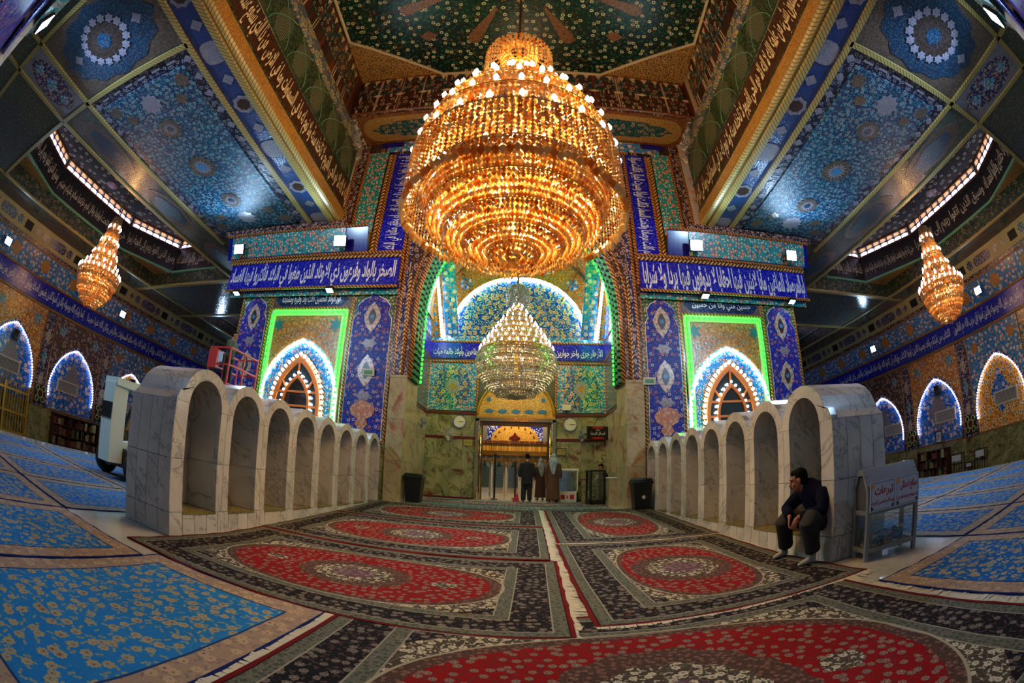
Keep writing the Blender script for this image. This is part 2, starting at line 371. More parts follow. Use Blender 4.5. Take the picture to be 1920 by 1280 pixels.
# metals etc
m_gold=simple('gold','d8a040',.3,.75); m_goldt=tile('gold_relief',lambda g,u,v: floral(g,u,v,7,'b8862c','e0b860','7a5418','c89a40','f0d080'),.3,.6,20)
m_brass=simple('polished_brass','c8b070',.12,1.0); m_silver=simple('silver','c8ccd0',.25,1.0); m_steel=simple('painted_steel','7a8086',.4,.3)
m_black=simple('black_plastic','101114',.35); m_white=simple('white_paint','c8c8c0',.4); m_chrome=simple('chrome','d0d0d0',.1,1)
m_wood=tile('dark_wood',lambda g,u,v: g.mx(g.noise(u*6,v,3,3),'2a120a','4a2412'),.3)
m_orangewood=simple('orange_varnished_wood','f08a34',.4)
m_iron=simple('black_iron','0e0d0c',.5,.4)
def glassmat(name,col,alpha=.2,rough=.03):
    g=Gr(name); a=g.n('ShaderNodeBsdfGlossy'); a.inputs[0].default_value=(1,1,1,1); a.inputs[1].default_value=rough
    t=g.n('ShaderNodeBsdfTransparent'); t.inputs[0].default_value=lin(col); mx=g.n('ShaderNodeMixShader'); mx.inputs[0].default_value=alpha
    g.nt.links.new(t.outputs[0],mx.inputs[1]); g.nt.links.new(a.outputs[0],mx.inputs[2]); g.nt.links.new(mx.outputs[0],g.out.inputs[0]); return g.mat
m_glass=glassmat('clear_glass','f0f4f4',.1)
def _pl():
    g=Gr('plastic_sheet'); a=g.n('ShaderNodeBsdfDiffuse'); a.inputs[0].default_value=lin('d8dce8'); t=g.n('ShaderNodeBsdfTransparent'); mx=g.n('ShaderNodeMixShader'); u,v,w_=g.pos()
    g.put(mx.inputs[0],g.sm(g.noise(v*2,w_,2.2,3,dist=1.5),.42,.7)*.75+.12); g.nt.links.new(t.outputs[0],mx.inputs[1]); g.nt.links.new(a.outputs[0],mx.inputs[2]); g.nt.links.new(mx.outputs[0],g.out.inputs[0]); return g.mat
m_plastic=_pl()
def crystal(name,c1,c2,refl=.3,tr=.55):
    g=Gr(name); n=g.n('ShaderNodeNewGeometry'); rp=V(g,n.outputs['Random Per Island']); col=g.mx(rp,c1,c2)
    t=g.n('ShaderNodeBsdfTranslucent'); d=g.n('ShaderNodeBsdfDiffuse'); g.put(t.inputs[0],col); g.put(d.inputs[0],col)
    a=g.n('ShaderNodeBsdfGlossy'); a.inputs[0].default_value=(1,1,1,1); a.inputs[1].default_value=.1
    m1=g.n('ShaderNodeMixShader'); m1.inputs[0].default_value=tr; m2=g.n('ShaderNodeMixShader'); g.put(m2.inputs[0],g.m('POWER',rp,2)*refl)
    g.nt.links.new(d.outputs[0],m1.inputs[1]); g.nt.links.new(t.outputs[0],m1.inputs[2]); g.nt.links.new(m1.outputs[0],m2.inputs[1]); g.nt.links.new(a.outputs[0],m2.inputs[2])
    g.nt.links.new(m2.outputs[0],g.out.inputs[0]); return g.mat
m_cry=crystal('amber_lit_crystal','c48438','ffecb8',.45,.75); m_cry2=crystal('clear_crystal','8a8468','fffaf0',.7)
# emitters (lamps, LED strings, daylight)
e_green=emis('green_led',(.05,1,.08),42); e_white=emis('white_led',(.74,.87,1),34); e_whiteb=emis('bluish_led_bulb',(.76,.84,1),34)
e_flood=emis('floodlight_panel',(.72,.88,1),60); e_bulb=emis('candle_bulb',(1,.88,.78),40,False); e_bulb2=emis('small_candle_bulb',(1,.84,.8),22,False)
e_day=emis('daylight_pane',(.80,.80,1),4.5); e_amber=emis('amber_pane',(1,.72,.55),1.6)
e_strip=emis('wall_led_strip',(.86,.88,1),14,False)
# textiles
def flor(g,u,v,s,bg,cols,vine,vw=.12):
    # looser floral for carpets: palmettes, leaves and stems
    k=florm(g,u,v,s,vw); c=g.mx(k[0],bg,vine); c=g.mx(k[1],c,cols[1]); c=g.mx(k[2],c,cols[0]); c=g.mx(k[3],c,cols[2]); c=g.mx(k[4],c,cols[3]); return c
def florm(g,u,v,s,vw=.12):
    # masks: stem, leaf, petal, petal shade, heart
    n=g.noise(u,v,s*.5,1.5,w=1.3,dist=.8); stem=abs(g.m('SINE',n*30))<vw
    d,du,dv,a,b=g.vor(u,v,s*1.9); th=g.m('ARCTAN2',dv,du)+a*6; leaf=(d/(g.m('COSINE',th*2)*.15+.23)<1)*(b>.22)
    d,du,dv,a,b=g.vor(u,v,s,.9); th=g.m('ARCTAN2',dv,du); rr=d/(g.m('COSINE',th*8+a*6)*.035+g.m('COSINE',th-b*6)*.09+.28)+(n-.5)*.9
    on=a>.1; ring=abs(g.m('SINE',rr*7.5))
    return stem,leaf,(rr<1)*on,(rr<.8)*(ring<.45)*on,(rr<.2)*on
def redrug(name,hw,hh,med=(.62,.52)):
    g=Gr(name); u,v,_=g.oc(); au,av=abs(u),abs(v); d=g.m('MINIMUM',hw-au,(hh-av)*1.2); iw=hw-.82; ih=hh-.66; p=2.3
    e=g.m('POWER',g.m('POWER',au/iw,p)+g.m('POWER',av/ih,p),1/p)
    ec=g.m('SQRT',(u/med[0])*(u/med[0])+(v/med[1])*(v/med[1])); th=g.m('ARCTAN2',v/ih,u/iw); ec=ec+g.m('COSINE',th*16)*.03
    pd=g.m('SQRT',((au-iw*.64)/(iw*.095))*((au-iw*.64)/(iw*.095))+(v/(ih*.11))*(v/(ih*.11)))+g.noise(u,v,14,1)*.6-.3
    # colour sets: ground, petal, leaf, shade, heart, stem
    NV=('16161e','7c7672','54464a','30242a','86948a','46404a'); GY=('5f665f','424d49','7c8178','56665f','5a4a4a','727870'); WH=('4a443e','d0cebb','b8baa8','8a8678','6a4a44','c4c3b0')
    RD=('8e0610','8a7c72','5e2e2c','4a1216','a0968c','6e3c3a'); BR=('4a3936','84625a','624c46','3c2c2c','94806f','624e48'); CE=('62495a','968690','786274','40303c','a89e9e','867680')
    sel=[(e<1.22,WH),(e<1.03,BR),(e<.95,RD),(pd<1,WH),(ec<1.25,BR),(ec<.88,WH),(ec<.5,CE),(d<.78,GY),(d<.62,NV),(d<.2,GY)]
    cols=list(NV)
    for msk,cs in sel: cols=[g.mx(msk,cols[q],cs[q]) for q in range(6)]
    kA=florm(g,u,v,8.6,.06); kB=florm(g,u,v,15,.2)
    fine=g.m('MAXIMUM',g.m('MAXIMUM',(e<1.03)*(e>.95),d<.2),g.m('MAXIMUM',(d<.78)*(d>.62),(ec<1.25)*(ec>.88)))
    c=cols[0]
    for q,ci in ((0,5),(1,2),(2,1),(3,3),(4,4)): c=g.mx(kA[q]*(1-fine)+kB[q]*fine,c,cols[ci])
    c=g.mx(d<.05,c,'6e0c12')
    for a in (.05,.20,.62,.78): c=g.mx(abs(d-a)<.008,c,'9a9a90' if a>.1 else '3a0a0c')
    c=g.mx((abs(e-1.035)<.008)+0,c,'a8a694')
    return g.bsdf(g.mx(.26,c,'050507'),.95,bump=g.noise(u,v,160,1),bstr=.4,bdist=.01,spec=.1)
def bluecarpet(name,field,hw,hh):
    g=Gr(name); u,v,_=g.oc(); d=g.m('MINIMUM',hw-abs(u),hh-abs(v)); r=g.rndo()*9; u=u+r; v=v-r
    kA=florm(g,u,v,6.2,.045); inn=d>.30
    FI=(field,'9c916f','7d8a7c','55788c','7a4a40','4f8aa6'); BO=('8f7e70','a89478','7c6c68','9c8c80','6a5a70','ac9e8c')
    cols=[g.mx(inn,BO[q],FI[q]) for q in range(6)]; c=cols[0]
    for q,ci in ((0,5),(1,2),(2,1),(3,3),(4,4)): c=g.mx(kA[q],c,cols[ci])
    c=g.mx(abs(d-.30)<.012,c,'1a3a6a'); c=g.mx(d<.03,c,'0c1c5a')
    return g.bsdf(c,.95,bump=g.noise(u,v,140,1),bstr=.4,bdist=.01,spec=.1)
m_fringe=simple('white_fringe','b8b6a6',.9)
m_redtrim=simple('red_binding','7a0c12',.8)
# people
m_skin=simple('skin','9a6248',.5); m_hair=simple('black_hair','070605',.8,spec=.1); m_navyc=simple('navy_cloth','080d24',.9,spec=.1); m_trous=simple('charcoal_cloth','1c1c1c',.9)
m_sock=simple('grey_sock','9aa0a0',.9); m_blackc=simple('black_cloth','07070a',.9); m_brownc=simple('brown_robe','4a3018',.9); m_maroonc=simple('maroon_robe','2c1210',.9)
m_scarf=tile('chequered_scarf',lambda g,u,v: g.mx((g.m('SINE',u*160)>.2)*(g.m('SINE',v*160)>.2),'6a7a7c','a8b4b4'),.9,.0)
m_olive=simple('olive_cloth','3c4636',.9); m_shirt=simple('dark_shirt','20241c',.9)
# ================================================================ the building
AX=-.36
LM=[(0,AX),(3.5,-3.87),(4.5,-4.86),(6.4,-6.87),(10,-10.61),(12,-12.4),(12.75,-13.3),(14,-14.6)]
RM=[(0,AX),(3.5,3.15),(4.5,4.17),(6.4,5.88),(10,9.5),(12,11.4),(12.75,12.1),(14,13.3)]
def X(s,a):
    t=LM if s<0 else RM
    for (a0,x0),(a1,x1) in zip(t,t[1:]):
        if a<=a1 or a1==14: return x0+(x1-x0)*(a-a0)/(a1-a0)
def arch(w,z0,za,n=14):
    # two-centred pointed arch, list of (a,z) from left springing over the apex to the right one
    H=za-z0; Rr=(w*w+H*H)/(2*w); L=[]
    for i in range(n+1):
        t=math.asin(min(1,H/Rr))*i/n; L.append((-(w-Rr+Rr*cos(t)),z0+Rr*sin(t)))
    return L+[(-a,z) for a,z in reversed(L[:-1])]
def pan(par,name,M,hw,hh,mat,th=.03,bev=.008):
    return MB().bevbox(-hw,hw,-hh,hh,0,th,bev).ob(name,mat,M,par)
def fpan(par,name,x0,x1,z0,z1,y,mat,th=.03):
    if x0>x1: x0,x1=x1,x0
    return pan(par,name,F_front((x0+x1)/2,y,(z0+z1)/2),(x1-x0)/2,(z1-z0)/2,mat,th)
def rope(par,M,L,wd=.12,mat=None,vert=False):
    mat=mat or m_rope; n=5; pr=[(wd/2*cos(pi*i/n),wd*.4*sin(pi*i/n)) for i in range(n+1)]; mb=MB()
    vs=[]; 
    for e in(-L/2,L/2): vs+=[((p[0],e,p[1]) if vert else (e,p[0],p[1])) for p in pr]
    m=n+1; fs=[((i,i+1,m+i+1,m+i) if vert else (i+1,i,m+i,m+i+1)) for i in range(n)]+[tuple(range(m)),tuple(range(2*m-1,m-1,-1))]
    return mb.add(vs,fs).ob('rope_border',mat,M,par)
def script(par,M,t,W,H,mat,d=.012,bold=.014):
    return link('lettering',text_mesh(t,W,H,d,mat,True,bold),M,par)
def poly_panel(par,name,M,pts,mat,th): return MB().prism(pts,0,th).ob(name,mat,M,par)
def vesica(w,h,n=8):
    L=[]
    for i in range(n+1):
        t=-1+2*i/n; L.append((w*(1-abs(t)**1.7),t*h))
    return L+[(-a,b) for a,b in reversed(L[1:-1])]
def star(r,k,q=.6): return [((r if i%2==0 else r*q)*cos(pi*i/k),(r if i%2==0 else r*q)*sin(pi*i/k)) for i in range(2*k)]
BULB={}
def bulbmesh(r,mat,name='bulb'):
    k=(r,mat.name)
    if k not in BULB: BULB[k]=MB().sph((0,0,0),r,7,5).mesh(name,mat,True)
    return BULB[k]
def leds(name,label,pts,gap,mat,r,group=None,cord=True,cr=.012):
    pts=[Vector(p) for p in pts]; o=thing(name,label,'light string',Matrix.Translation(pts[0]),group)
    me=bulbmesh(r,mat); carry=0
    for a,b in zip(pts,pts[1:]):
        L=(b-a).length; t=carry
        while t<L:
            link('bulb',me,Matrix.Translation(a+(b-a)*(t/L)),o); t+=gap
        carry=t-L
    if cord: MB().tube([tuple(p-pts[0]) for p in pts],cr,5).ob('cord',m_dark,Matrix.Translation(pts[0]),o)
    return o
def slabs(par,M,hw,hh,cols,rows,mat,th=.02,gap=.006,name='slab',jit=0):
    us=[-hw+2*hw*i/cols for i in range(cols+1)]; vs=[-hh+2*hh*i/rows for i in range(rows+1)]
    key={}
    for i in range(cols):
        for j in range(rows):
            a=(us[i+1]-us[i])/2-gap/2; b=(vs[j+1]-vs[j])/2-gap/2
            me=key.get('m')
            if me is None: me=key['m']=MB().bevbox(-a,a,-b,b,0,th,.004).mesh(name,mat)
            link(name,me,M@Matrix.Translation(((us[i]+us[i+1])/2,(vs[j]+vs[j+1])/2,rnd.random()*.003)),par)

# ---- floor: marble platform, ramp up to the portal, portal floor, lower side aisles
RS=.0425
def zr(y): return 0 if y<6 else min(.37,RS*(y-6))
o=MB().box(-16.4,15.6,-9,34,-.25,0).ob('floor',m_floor); struct(o)
o=MB().add([(-4.94,6,0),(4.22,6,0),(4.22,14.706,.37),(-4.94,14.706,.37),(-4.94,6,-.05),(4.22,6,-.05),(4.22,14.706,-.05),(-4.94,14.706,-.05)],[(0,1,2,3),(4,7,6,5),(0,4,5,1),(1,5,6,2),(2,6,7,3),(3,7,4,0)]).ob('floor',m_floor); struct(o)
o=MB().box(-4.94,4.22,14.706,27,-.05,.37).ob('floor',m_floor); struct(o)
o=MB().box(-30,28,-9,36,-1.4,-1.19).ob('floor',m_floor); struct(o)

# ---- portal facade
def pier(s):
    nm='wall_front_left' if s<0 else 'wall_front_right'
    x0,x1=sorted((X(s,4.5),X(s,12)))
    W=MB().box(x0,x1,15.05,20.5,0,11.1).ob(nm,m_gm2); struct(W)
    # tiled side return of the pier towards the aisle
    xs=X(s,12)
    # dado
    slabs(W,F_front((x0+x1)/2,15.05,1.2),(x1-x0)/2,1.2,10,2,m_gm)
    # tall floral panels
    for a0,a1 in ((4.62,6.28),(10.2,11.95)):
        cx=(X(s,a0)+X(s,a1))/2; hw=abs(X(s,a1)-X(s,a0))/2
        P=fpan(W,'tile_panel',cx-hw,cx+hw,2.42,8.18,15.05,m_green_sp,.03)
        k=hw-.1
        top=[(k,1.7),(k*.8,1.95),(k*.86,2.25),(k*.6,2.5),(k*.25,2.62),(0,2.78)]
        pts=[(-k,-2.8),(k,-2.8)]+top+[(-a,b) for a,b in reversed(top[:-1])]
        big=[(a*1.03,b+(.03 if b>0 else -.03)) for a,b in pts]
        poly_panel(P,'panel_outline',F_front(cx,15.02,5.3),big,m_calliw,.012)
        poly_panel(P,'floral_field',F_front(cx,15.015,5.3),pts,m_cobalt,.03)
        for zc in (7.1,5.0):
            poly_panel(P,'lozenge',F_front(cx,14.985,zc),vesica(.34,.62),m_lozenge,.012)
            poly_panel(P,'lozenge_core',F_front(cx,14.973,zc),vesica(.16,.34),m_lozin,.01)
            poly_panel(P,'lozenge_flower',F_front(cx,14.963,zc),star(.12,6),m_lozblue,.008)
        for zc in (6.05,4.05): poly_panel(P,'star_medallion',F_front(cx,14.985,zc),[(a*1.7,b) for a,b in star(.2,6,.7)],m_cwhite,.012)
        poly_panel(P,'vase',F_front(cx,14.985,3.3),[(.1,-.45),(.26,-.28),(.16,-.1),(.42,.05),(.5,.3),(.3,.5),(0,.6),(-.3,.5),(-.5,.3),(-.42,.05),(-.16,-.1),(-.26,-.28),(-.1,-.45)],m_vase,.015)
        for e in(-1,1): rope(W,F_front(cx+e*(hw+.02),15.02,5.3),5.8,.11,None,True)
        rope(W,F_front(cx,15.02,8.22),2*hw+.1,.1); rope(W,F_front(cx,15.02,2.38),2*hw+.1,.1)
    # cartouche with lettering
    xa,xb=sorted((X(s,6.42),X(s,10.05))); cx=(xa+xb)/2; hw=(xb-xa)/2
    P=fpan(W,'cartouche_panel',xa,xb,7.52,8.2,15.05,m_cbeige,.03)
    e=hw-.12
    poly_panel(P,'cartouche',F_front(cx,15.02,7.86),[(-e,0),(-e+.2,-.22),(-e+.32,-.29),(e-.32,-.29),(e-.2,-.22),(e,0),(e-.2,.22),(e-.32,.29),(-e+.32,.29),(-e+.2,.22)],m_script2,.012)
    script(P,F_front(cx,15.005,7.86),'نور الوالد الحسين ثلاث ولد وقبره ومشهده' if s<0 else 'حسين مني وأنا من حسين',2*e-.7,.44,m_calliw)
    # window bay: ochre spandrel round a pointed arch
    wA=1.86; z0=3.75; za=6.22
    A=[(-wA,2.42)]+arch(wA,z0,za,12)+[(wA,2.42)]
    B=[(-hw,2.42)]+[(max(-hw,min(hw,a*hw/wA)),7.4) for a,z in arch(wA,z0,za,12)]+[(hw,2.42)]
    B=[(p[0],p[1]) for p in B]
    B[0]=(-hw,2.42); B[-1]=(hw,2.42)
    sp=MB().strip(A,B,0,.03).ob('spandrel',m_ochre,F_front(cx,15.05,0),W)
    for e in(-1,1):
        f=[(.34*math.cos(t*pi/6)*(1 if t%2 else .45),.34*math.sin(t*pi/6)*(1 if t%2 else .45)) for t in range(12)]
        poly_panel(sp,'corner_flower',F_front(cx+e*1.38,15.018,6.78),f,m_teal,.012)
    i1=[(-1.3,2.42)]+arch(1.3,3.6,5.66,12)+[(1.3,2.42)]
    MB().strip(i1,A,0,.02).ob('turquoise_arch_band',m_azure2,F_front(cx,15.06,0),W)
    i2=[(-1.12,2.42)]+arch(1.12,3.55,5.45,12)+[(1.12,2.42)]
    MB().strip(i2,i1,0,.05).ob('arch_rope_band',m_rope,F_front(cx,15.06,0),W)
    # window
    Wn=MB().strip([(-.96,2.42)]+arch(.96,3.5,5.24,12)+[(.96,2.42)],i2,-.02,.1).ob('window_1' if s<0 else 'window_2',m_orangewood,F_front(cx,15.06,0)); struct(Wn)
    MB().prism([(-1.0,2.42)]+arch(1.0,3.5,5.3,12)+[(1.0,2.42)],0,.01).ob('window_pane',m_pane,F_front(cx,15.055,0),Wn)
    ia=[(-.66,2.42)]+arch(.66,3.5,4.72,10)+[(.66,2.42)]; ib=[(-.56,2.42)]+arch(.56,3.5,4.58,10)+[(.56,2.42)]
    MB().strip(ib,ia,0,.09).ob('inner_frame',m_orangewood,F_front(cx,15.04,0),Wn)
    for z in (4.05,3.5,2.95): MB().box(-.98,.98,-.04,.04,0,.07).ob('mullion',m_orangewood,F_front(cx,15.04,z),Wn)
    for a,b,c,d in ((0,4.68,0,5.3),(-.5,4.2,-.82,4.62),(.5,4.2,.82,4.62)):
        MB().tube([(a,b,.04),(c,d,.04)],.045,6).ob('mullion',m_orangewood,F_front(cx,15.04,0),Wn)
    side='left' if s<0 else 'right'
    zz=[(cx-1.74,15.0,2.45)]+[(cx+a,15.0,z) for a,z in arch(1.74,3.75,6.1,12)]+[(cx+1.74,15.0,2.45)]
    leds('led_arch_string','dense bluish white bulb string round the pointed window on the %s pier'%side,zz,.125,e_white,.062,'white window arch strings')
    zz=[(cx-1.2,14.98,2.45)]+[(cx+a,14.98,z) for a,z in arch(1.2,3.58,5.56,12)]+[(cx+1.2,14.98,2.45)]
    leds('led_bulb_string','spaced round bulb string just outside the orange window frame of the %s pier'%side,zz,.21,e_whiteb,.068,'inner window bulb strings')
    zz=[(cx-.72,14.98,2.45)]+[(cx+a,14.98,z) for a,z in arch(.72,3.5,4.82,10)]+[(cx+.72,14.98,2.45)]
    leds('led_bulb_string','small bulb string on the inner pointed frame of the %s pier window'%side,zz,.24,e_whiteb,.052,'innermost window bulb strings')
    zz=[(xa+.14,14.955,2.45),(xa+.14,14.955,7.3),(xb-.14,14.955,7.3),(xb-.14,14.955,2.45)]
    leds('green_light_string','square green light string framing the window bay of the %s pier'%side,zz,.235,e_green,.055,'green window frames')
    MB().strip([(xa+.03-cx,2.42),(xa+.03-cx,7.42),(xb-.03-cx,7.42),(xb-.03-cx,2.42)],[(xa+.3-cx,2.42),(xa+.3-cx,7.15),(xb-.3-cx,7.15),(xb-.3-cx,2.42)],0,.02).ob('frame_channel',m_frame_w,F_front(cx,15.02,0),W)
    rope(W,F_front(cx,15.0,7.47),2*hw,.09)
    # overhanging script band
    b0,b1=sorted((X(s,4.58),X(s,12.75))); bc=(b0+b1)/2; bw=(b1-b0)/2
    MB().box(-bw,bw,-.6,.6,-.45,0).ob('script_band',m_script,F_front(bc,14.6,8.86),W)
    t='الصخر بالواد وفرعون ذي الاوتاد الذين طغوا في البلاد فأكثروا فيها الفساد' if s<0 else 'لبالمرصاد للطاغين مآبا لابثين فيها احقابا لا يذوقون فيها بردا ولا شرابا'
    script(W,F_front(bc,14.6,8.86),t,2*bw-.2,1.3,m_calliw,.012,.028)
    rope(W,F_front(bc,14.58,8.2),2*bw+.1,.13); rope(W,F_front(bc,14.56,9.5),2*bw+.1,.14,m_rope2); rope(W,F_front(bc,14.56,9.66),2*bw+.1,.14)
    fpan(W,'under_band',b0,b1,7.98,8.2,14.9,m_turq,.05)
    # cove above the band, facing down and out
    c0,c1=sorted((X(s,5.95),X(s,13.2)))
    M=fr(((c0+c1)/2,14.45,10.26),(1,0,0),(0,-.32,.95)); hw2=(c1-c0)/2
    pan(W,'cove_panel',M,hw2,.53,m_bluetile,.03)
    k0,k1=sorted((X(s,6.9),X(s,12.95)))
    pan(W,'cove_floral',fr(((k0+k1)/2,14.42,10.25),(1,0,0),(0,-.32,.95)),(k1-k0)/2,.5,m_turq,.03)
    fpan(W,'chevron_band',X(s,7.0),X(s,13.4),10.78,11.06,14.22,m_chev,.05); rope(W,F_front((c0+c1)/2,14.2,10.76),2*hw2,.11)
    # upright leg of the script band
    v0,v1=sorted((X(s,4.62),X(s,5.65))); vc=(v0+v1)/2
    fpan(W,'script_leg',v0,v1,9.4,15.1,14.9,m_script,.04)
    M=fr((vc,14.86,12.2),(0,0,1),(-1,0,0)) if s<0 else fr((vc,14.86,12.2),(0,0,-1),(1,0,0))
    script(W,M,'ألم تر كيف فعل ربك بعاد إرم ذات العماد التي لم يخلق مثلها في البلاد وثمود' if s<0 else 'إن جهنم كانت مرصادا وفتحت السماء فكانت أبوابا وسيرت الجبال فكانت سرابا',5.5,.9,m_calliw,.012,.02)
    rope(W,F_front(X(s,5.73),14.86,12.4),5.3,.16,m_rope,True); rope(W,F_front(X(s,5.9),14.86,12.4),5.3,.16,m_rope2,True)
    rope(W,F_front(X(s,4.56),14.86,11.8),6.5,.12,None,True)
    fpan(W,'turquoise_upright',X(s,6.0),X(s,6.85),10.75,15.2,14.8,m_turq,.06)
    rope(W,F_front(X(s,6.93),14.76,13),4.4,.13,None,True)
    fpan(W,'chevron_upright',X(s,7.0),X(s,7.35),11.0,15.6,14.72,m_chev,.05); rope(W,F_front(X(s,7.4),14.7,13.2),4.4,.1,None,True)
    fpan(W,'pale_upright',X(s,7.44),X(s,7.85),11.0,15.9,14.66,m_pale,.05)
    return W
m_pane=Gr('dark_window_pane').bsdf('28322e',.06,spec=1.0)
PL=pier(-1); PR=pier(1)
# wall above and around the great arch
def archA(w,n=16): return [(-w,.33)]+arch(w,7.1,12.85,n)+[(w,.33)]
A=[(-3.86,4.8)]+arch(3.86,7.4,13.4,16)+[(3.86,4.8)]
B=[(-4.6,4.8)]+[(max(-4.6,min(4.6,a*1.5)),16.0) if z>7.6 else (-4.6 if a<0 else 4.6,7.4) for a,z in arch(3.86,7.4,13.4,16)]+[(4.6,4.8)]
WF=MB().strip(A,B,-.6,0).ob('wall_front',m_brownsp,F_front(AX,14.98,0)); struct(WF)
for s in(-1,1):
    a,b=sorted((AX+s*4.55,AX+s*8.3)); MB().box(a,b,14.96,15.6,10.9,16.2).ob('upper_wall',m_brownsp,None,WF)
    rope(WF,F_front(AX+s*4.42,14.95,9.5),9.3,.12,m_rope,True); rope(WF,F_front(AX+s*4.15,14.95,6.8),4.2,.1,m_rope2,True)
    fpan(WF,'border_strip',AX+s*4.2,AX+s*4.38,4.9,14,14.98,m_indigo,.03)
fpan(WF,'script_lintel',-5.0,4.3,14.35,15.1,14.9,m_script,.04)
script(WF,F_front(AX,14.86,14.72),'والفجر وليال عشر والشفع والوتر والليل إذا يسر هل في ذلك قسم لذي حجر',8.6,.55,m_calliw)
rope(WF,F_front(AX,14.86,15.18),9.6,.14,m_rope); fpan(WF,'azure_lintel',-6.6,6.0,15.26,15.55,14.86,m_azure,.05); fpan(WF,'blue_corner_tile',-6.9,-5.9,15.55,15.85,14.84,m_bluetile,.05); fpan(WF,'blue_corner_tile',5.2,6.2,15.55,15.85,14.84,m_bluetile,.05); fpan(WF,'azure_lintel',-5.8,5.1,15.55,15.85,14.84,m_azure,.05)
# twisted rope moulding of the arch (green glazed), flanking borders
m_gtwist=tile('green_twist_tile',lambda g,u,v: g.mx(g.m('SINE',v*26+u*10)>-.2,'0c2a1c','4fae7c'),.2,.1)
AF=[(-3.84,4.8)]+arch(3.84,7.4,13.36,20)+[(3.84,4.8)]; n=len(AF)
SO=MB().add([(AX+a,14.98,z) for a,z in AF]+[(AX+a,16.55,z) for a,z in AF],[(i,n+i,n+i+1,i+1) for i in range(n-1)]).ob('arch_soffit',m_brownsp,None,WF)
for k,(yy,rr_) in enumerate(((15.05,.1),(15.35,.17),(15.75,.17),(16.12,.14))):
    MB().tube([(a,z,-yy) for a,z in [(-3.84+.02,4.8)]+arch(3.82,7.4,13.32,24)+[(3.82,4.8)]],rr_,8).ob('twisted_moulding',m_gtwist if k else m_rope,fr((AX,0,0),(1,0,0),(0,0,1)),SO,True)
MB().tube([(a,z,.02) for a,z in [(-4.08,4.8)]+arch(4.08,7.4,13.7,20)+[(4.08,4.8)]],.06,6).ob('rope_border',m_rope,F_front(AX,14.97,0),WF,True)
leds('green_light_arch','green light string lining the great pointed arch',[(AX-3.74,16.4,4.95)]+[(AX+a,16.4,z) for a,z in arch(3.74,7.5,13.2,20)]+[(AX+3.74,16.4,4.95)],.18,e_green,.055)
# marble pillars of the portal
for s in(-1,1):
    a,b=sorted((AX+s*3.86,X(s,4.5)))
    P=MB().box(a+.03,b-.03,14.93,16.57,.33,4.78).ob('wall_pillar_left' if s<0 else 'wall_pillar_right',m_joint); struct(P)
    slabs(P,F_front((a+b)/2,14.93,2.55),(b-a)/2,2.22,1,3,m_gm2,.03,.008)
    M=fr((AX+s*3.89,15.75,2.55),(0,1,0) if s<0 else (0,-1,0),(0,0,1))
    slabs(P,M,.82,2.22,1,3,m_gm2,.03,.008)
    MB().box(a-.02,b+.02,14.88,16.6,4.76,4.86).ob('capital',m_gm2,None,P)

# ---- portal recess (iwan)
BY=19.8; xl,xr=-4.56,3.68
WB=MB().box(xl-.3,-2.2,BY+.03,BY+.5,.33,13.5).box(1.34,xr+.3,BY+.03,BY+.5,.33,13.5).box(-2.2,1.34,BY+.03,BY+.5,4.0,13.5).ob('wall_back',m_joint); struct(WB)
for a,b,n in ((xl,-2.22,4),(1.36,xr,4)):
    c=(a+b)/2; h=(b-a)/2
    slabs(WB,F_front(c,BY+.03,1.72),h,1.38,n,2,m_gm,.03,.006); slabs(WB,F_front(c,BY+.03,3.72),h,.5,n,1,m_gm,.03,.006)
    fpan(WB,'red_course',a,b,3.1,3.22,BY,m_redst,.03); fpan(WB,'red_course',a,b,4.22,4.34,BY,m_redst,.05); fpan(WB,'red_plinth',a,b,.33,.46,BY,m_redst,.04)
    P=fpan(WB,'square_panel',a+.06,b-.06,4.4,6.62,BY+.02,m_azure2,.04)
    q=[(.86*cos(t*pi/12)*(1+.08*cos(t*pi/12*8)),1.0*sin(t*pi/12)*(1+.08*cos(t*pi/12*8))) for t in range(24)]
    poly_panel(P,'arabesque_roundel',F_front(c,BY-.02,5.5),q,m_tymp,.012)
    poly_panel(P,'roundel',F_front(c,BY-.035,5.5),star(.36,12,.88),m_cwhite,.012); poly_panel(P,'roundel_core',F_front(c,BY-.05,5.5),star(.16,8,.85),m_ochre,.01)
    for e in(-1,1): rope(WB,F_front(c+e*(h-.02),BY,5.5),2.4,.11,None,True)
    rope(WB,F_front(c,BY,6.7),2*h,.12)
P=fpan(WB,'script_band',xl,xr,6.85,7.62,BY+.02,m_script,.05)
script(P,F_front(-3.3,BY-.04,7.2),'الطاهرين وأولاد خاتمه حيات',2.2,.5,m_calliw); script(P,F_front(2.45,BY-.04,7.2),'الأزهار جرى واخر جوارين',2.2,.5,m_calliw); script(P,F_front(AX,BY-.04,7.2),'وسلام على المرسلين والحمد لله',3.2,.5,m_calliw)
rope(WB,F_front((xl+xr)/2,BY,7.68),xr-xl,.1); fpan(WB,'azure_course',xl,xr,7.72,7.95,BY+.02,m_azure2,.04)
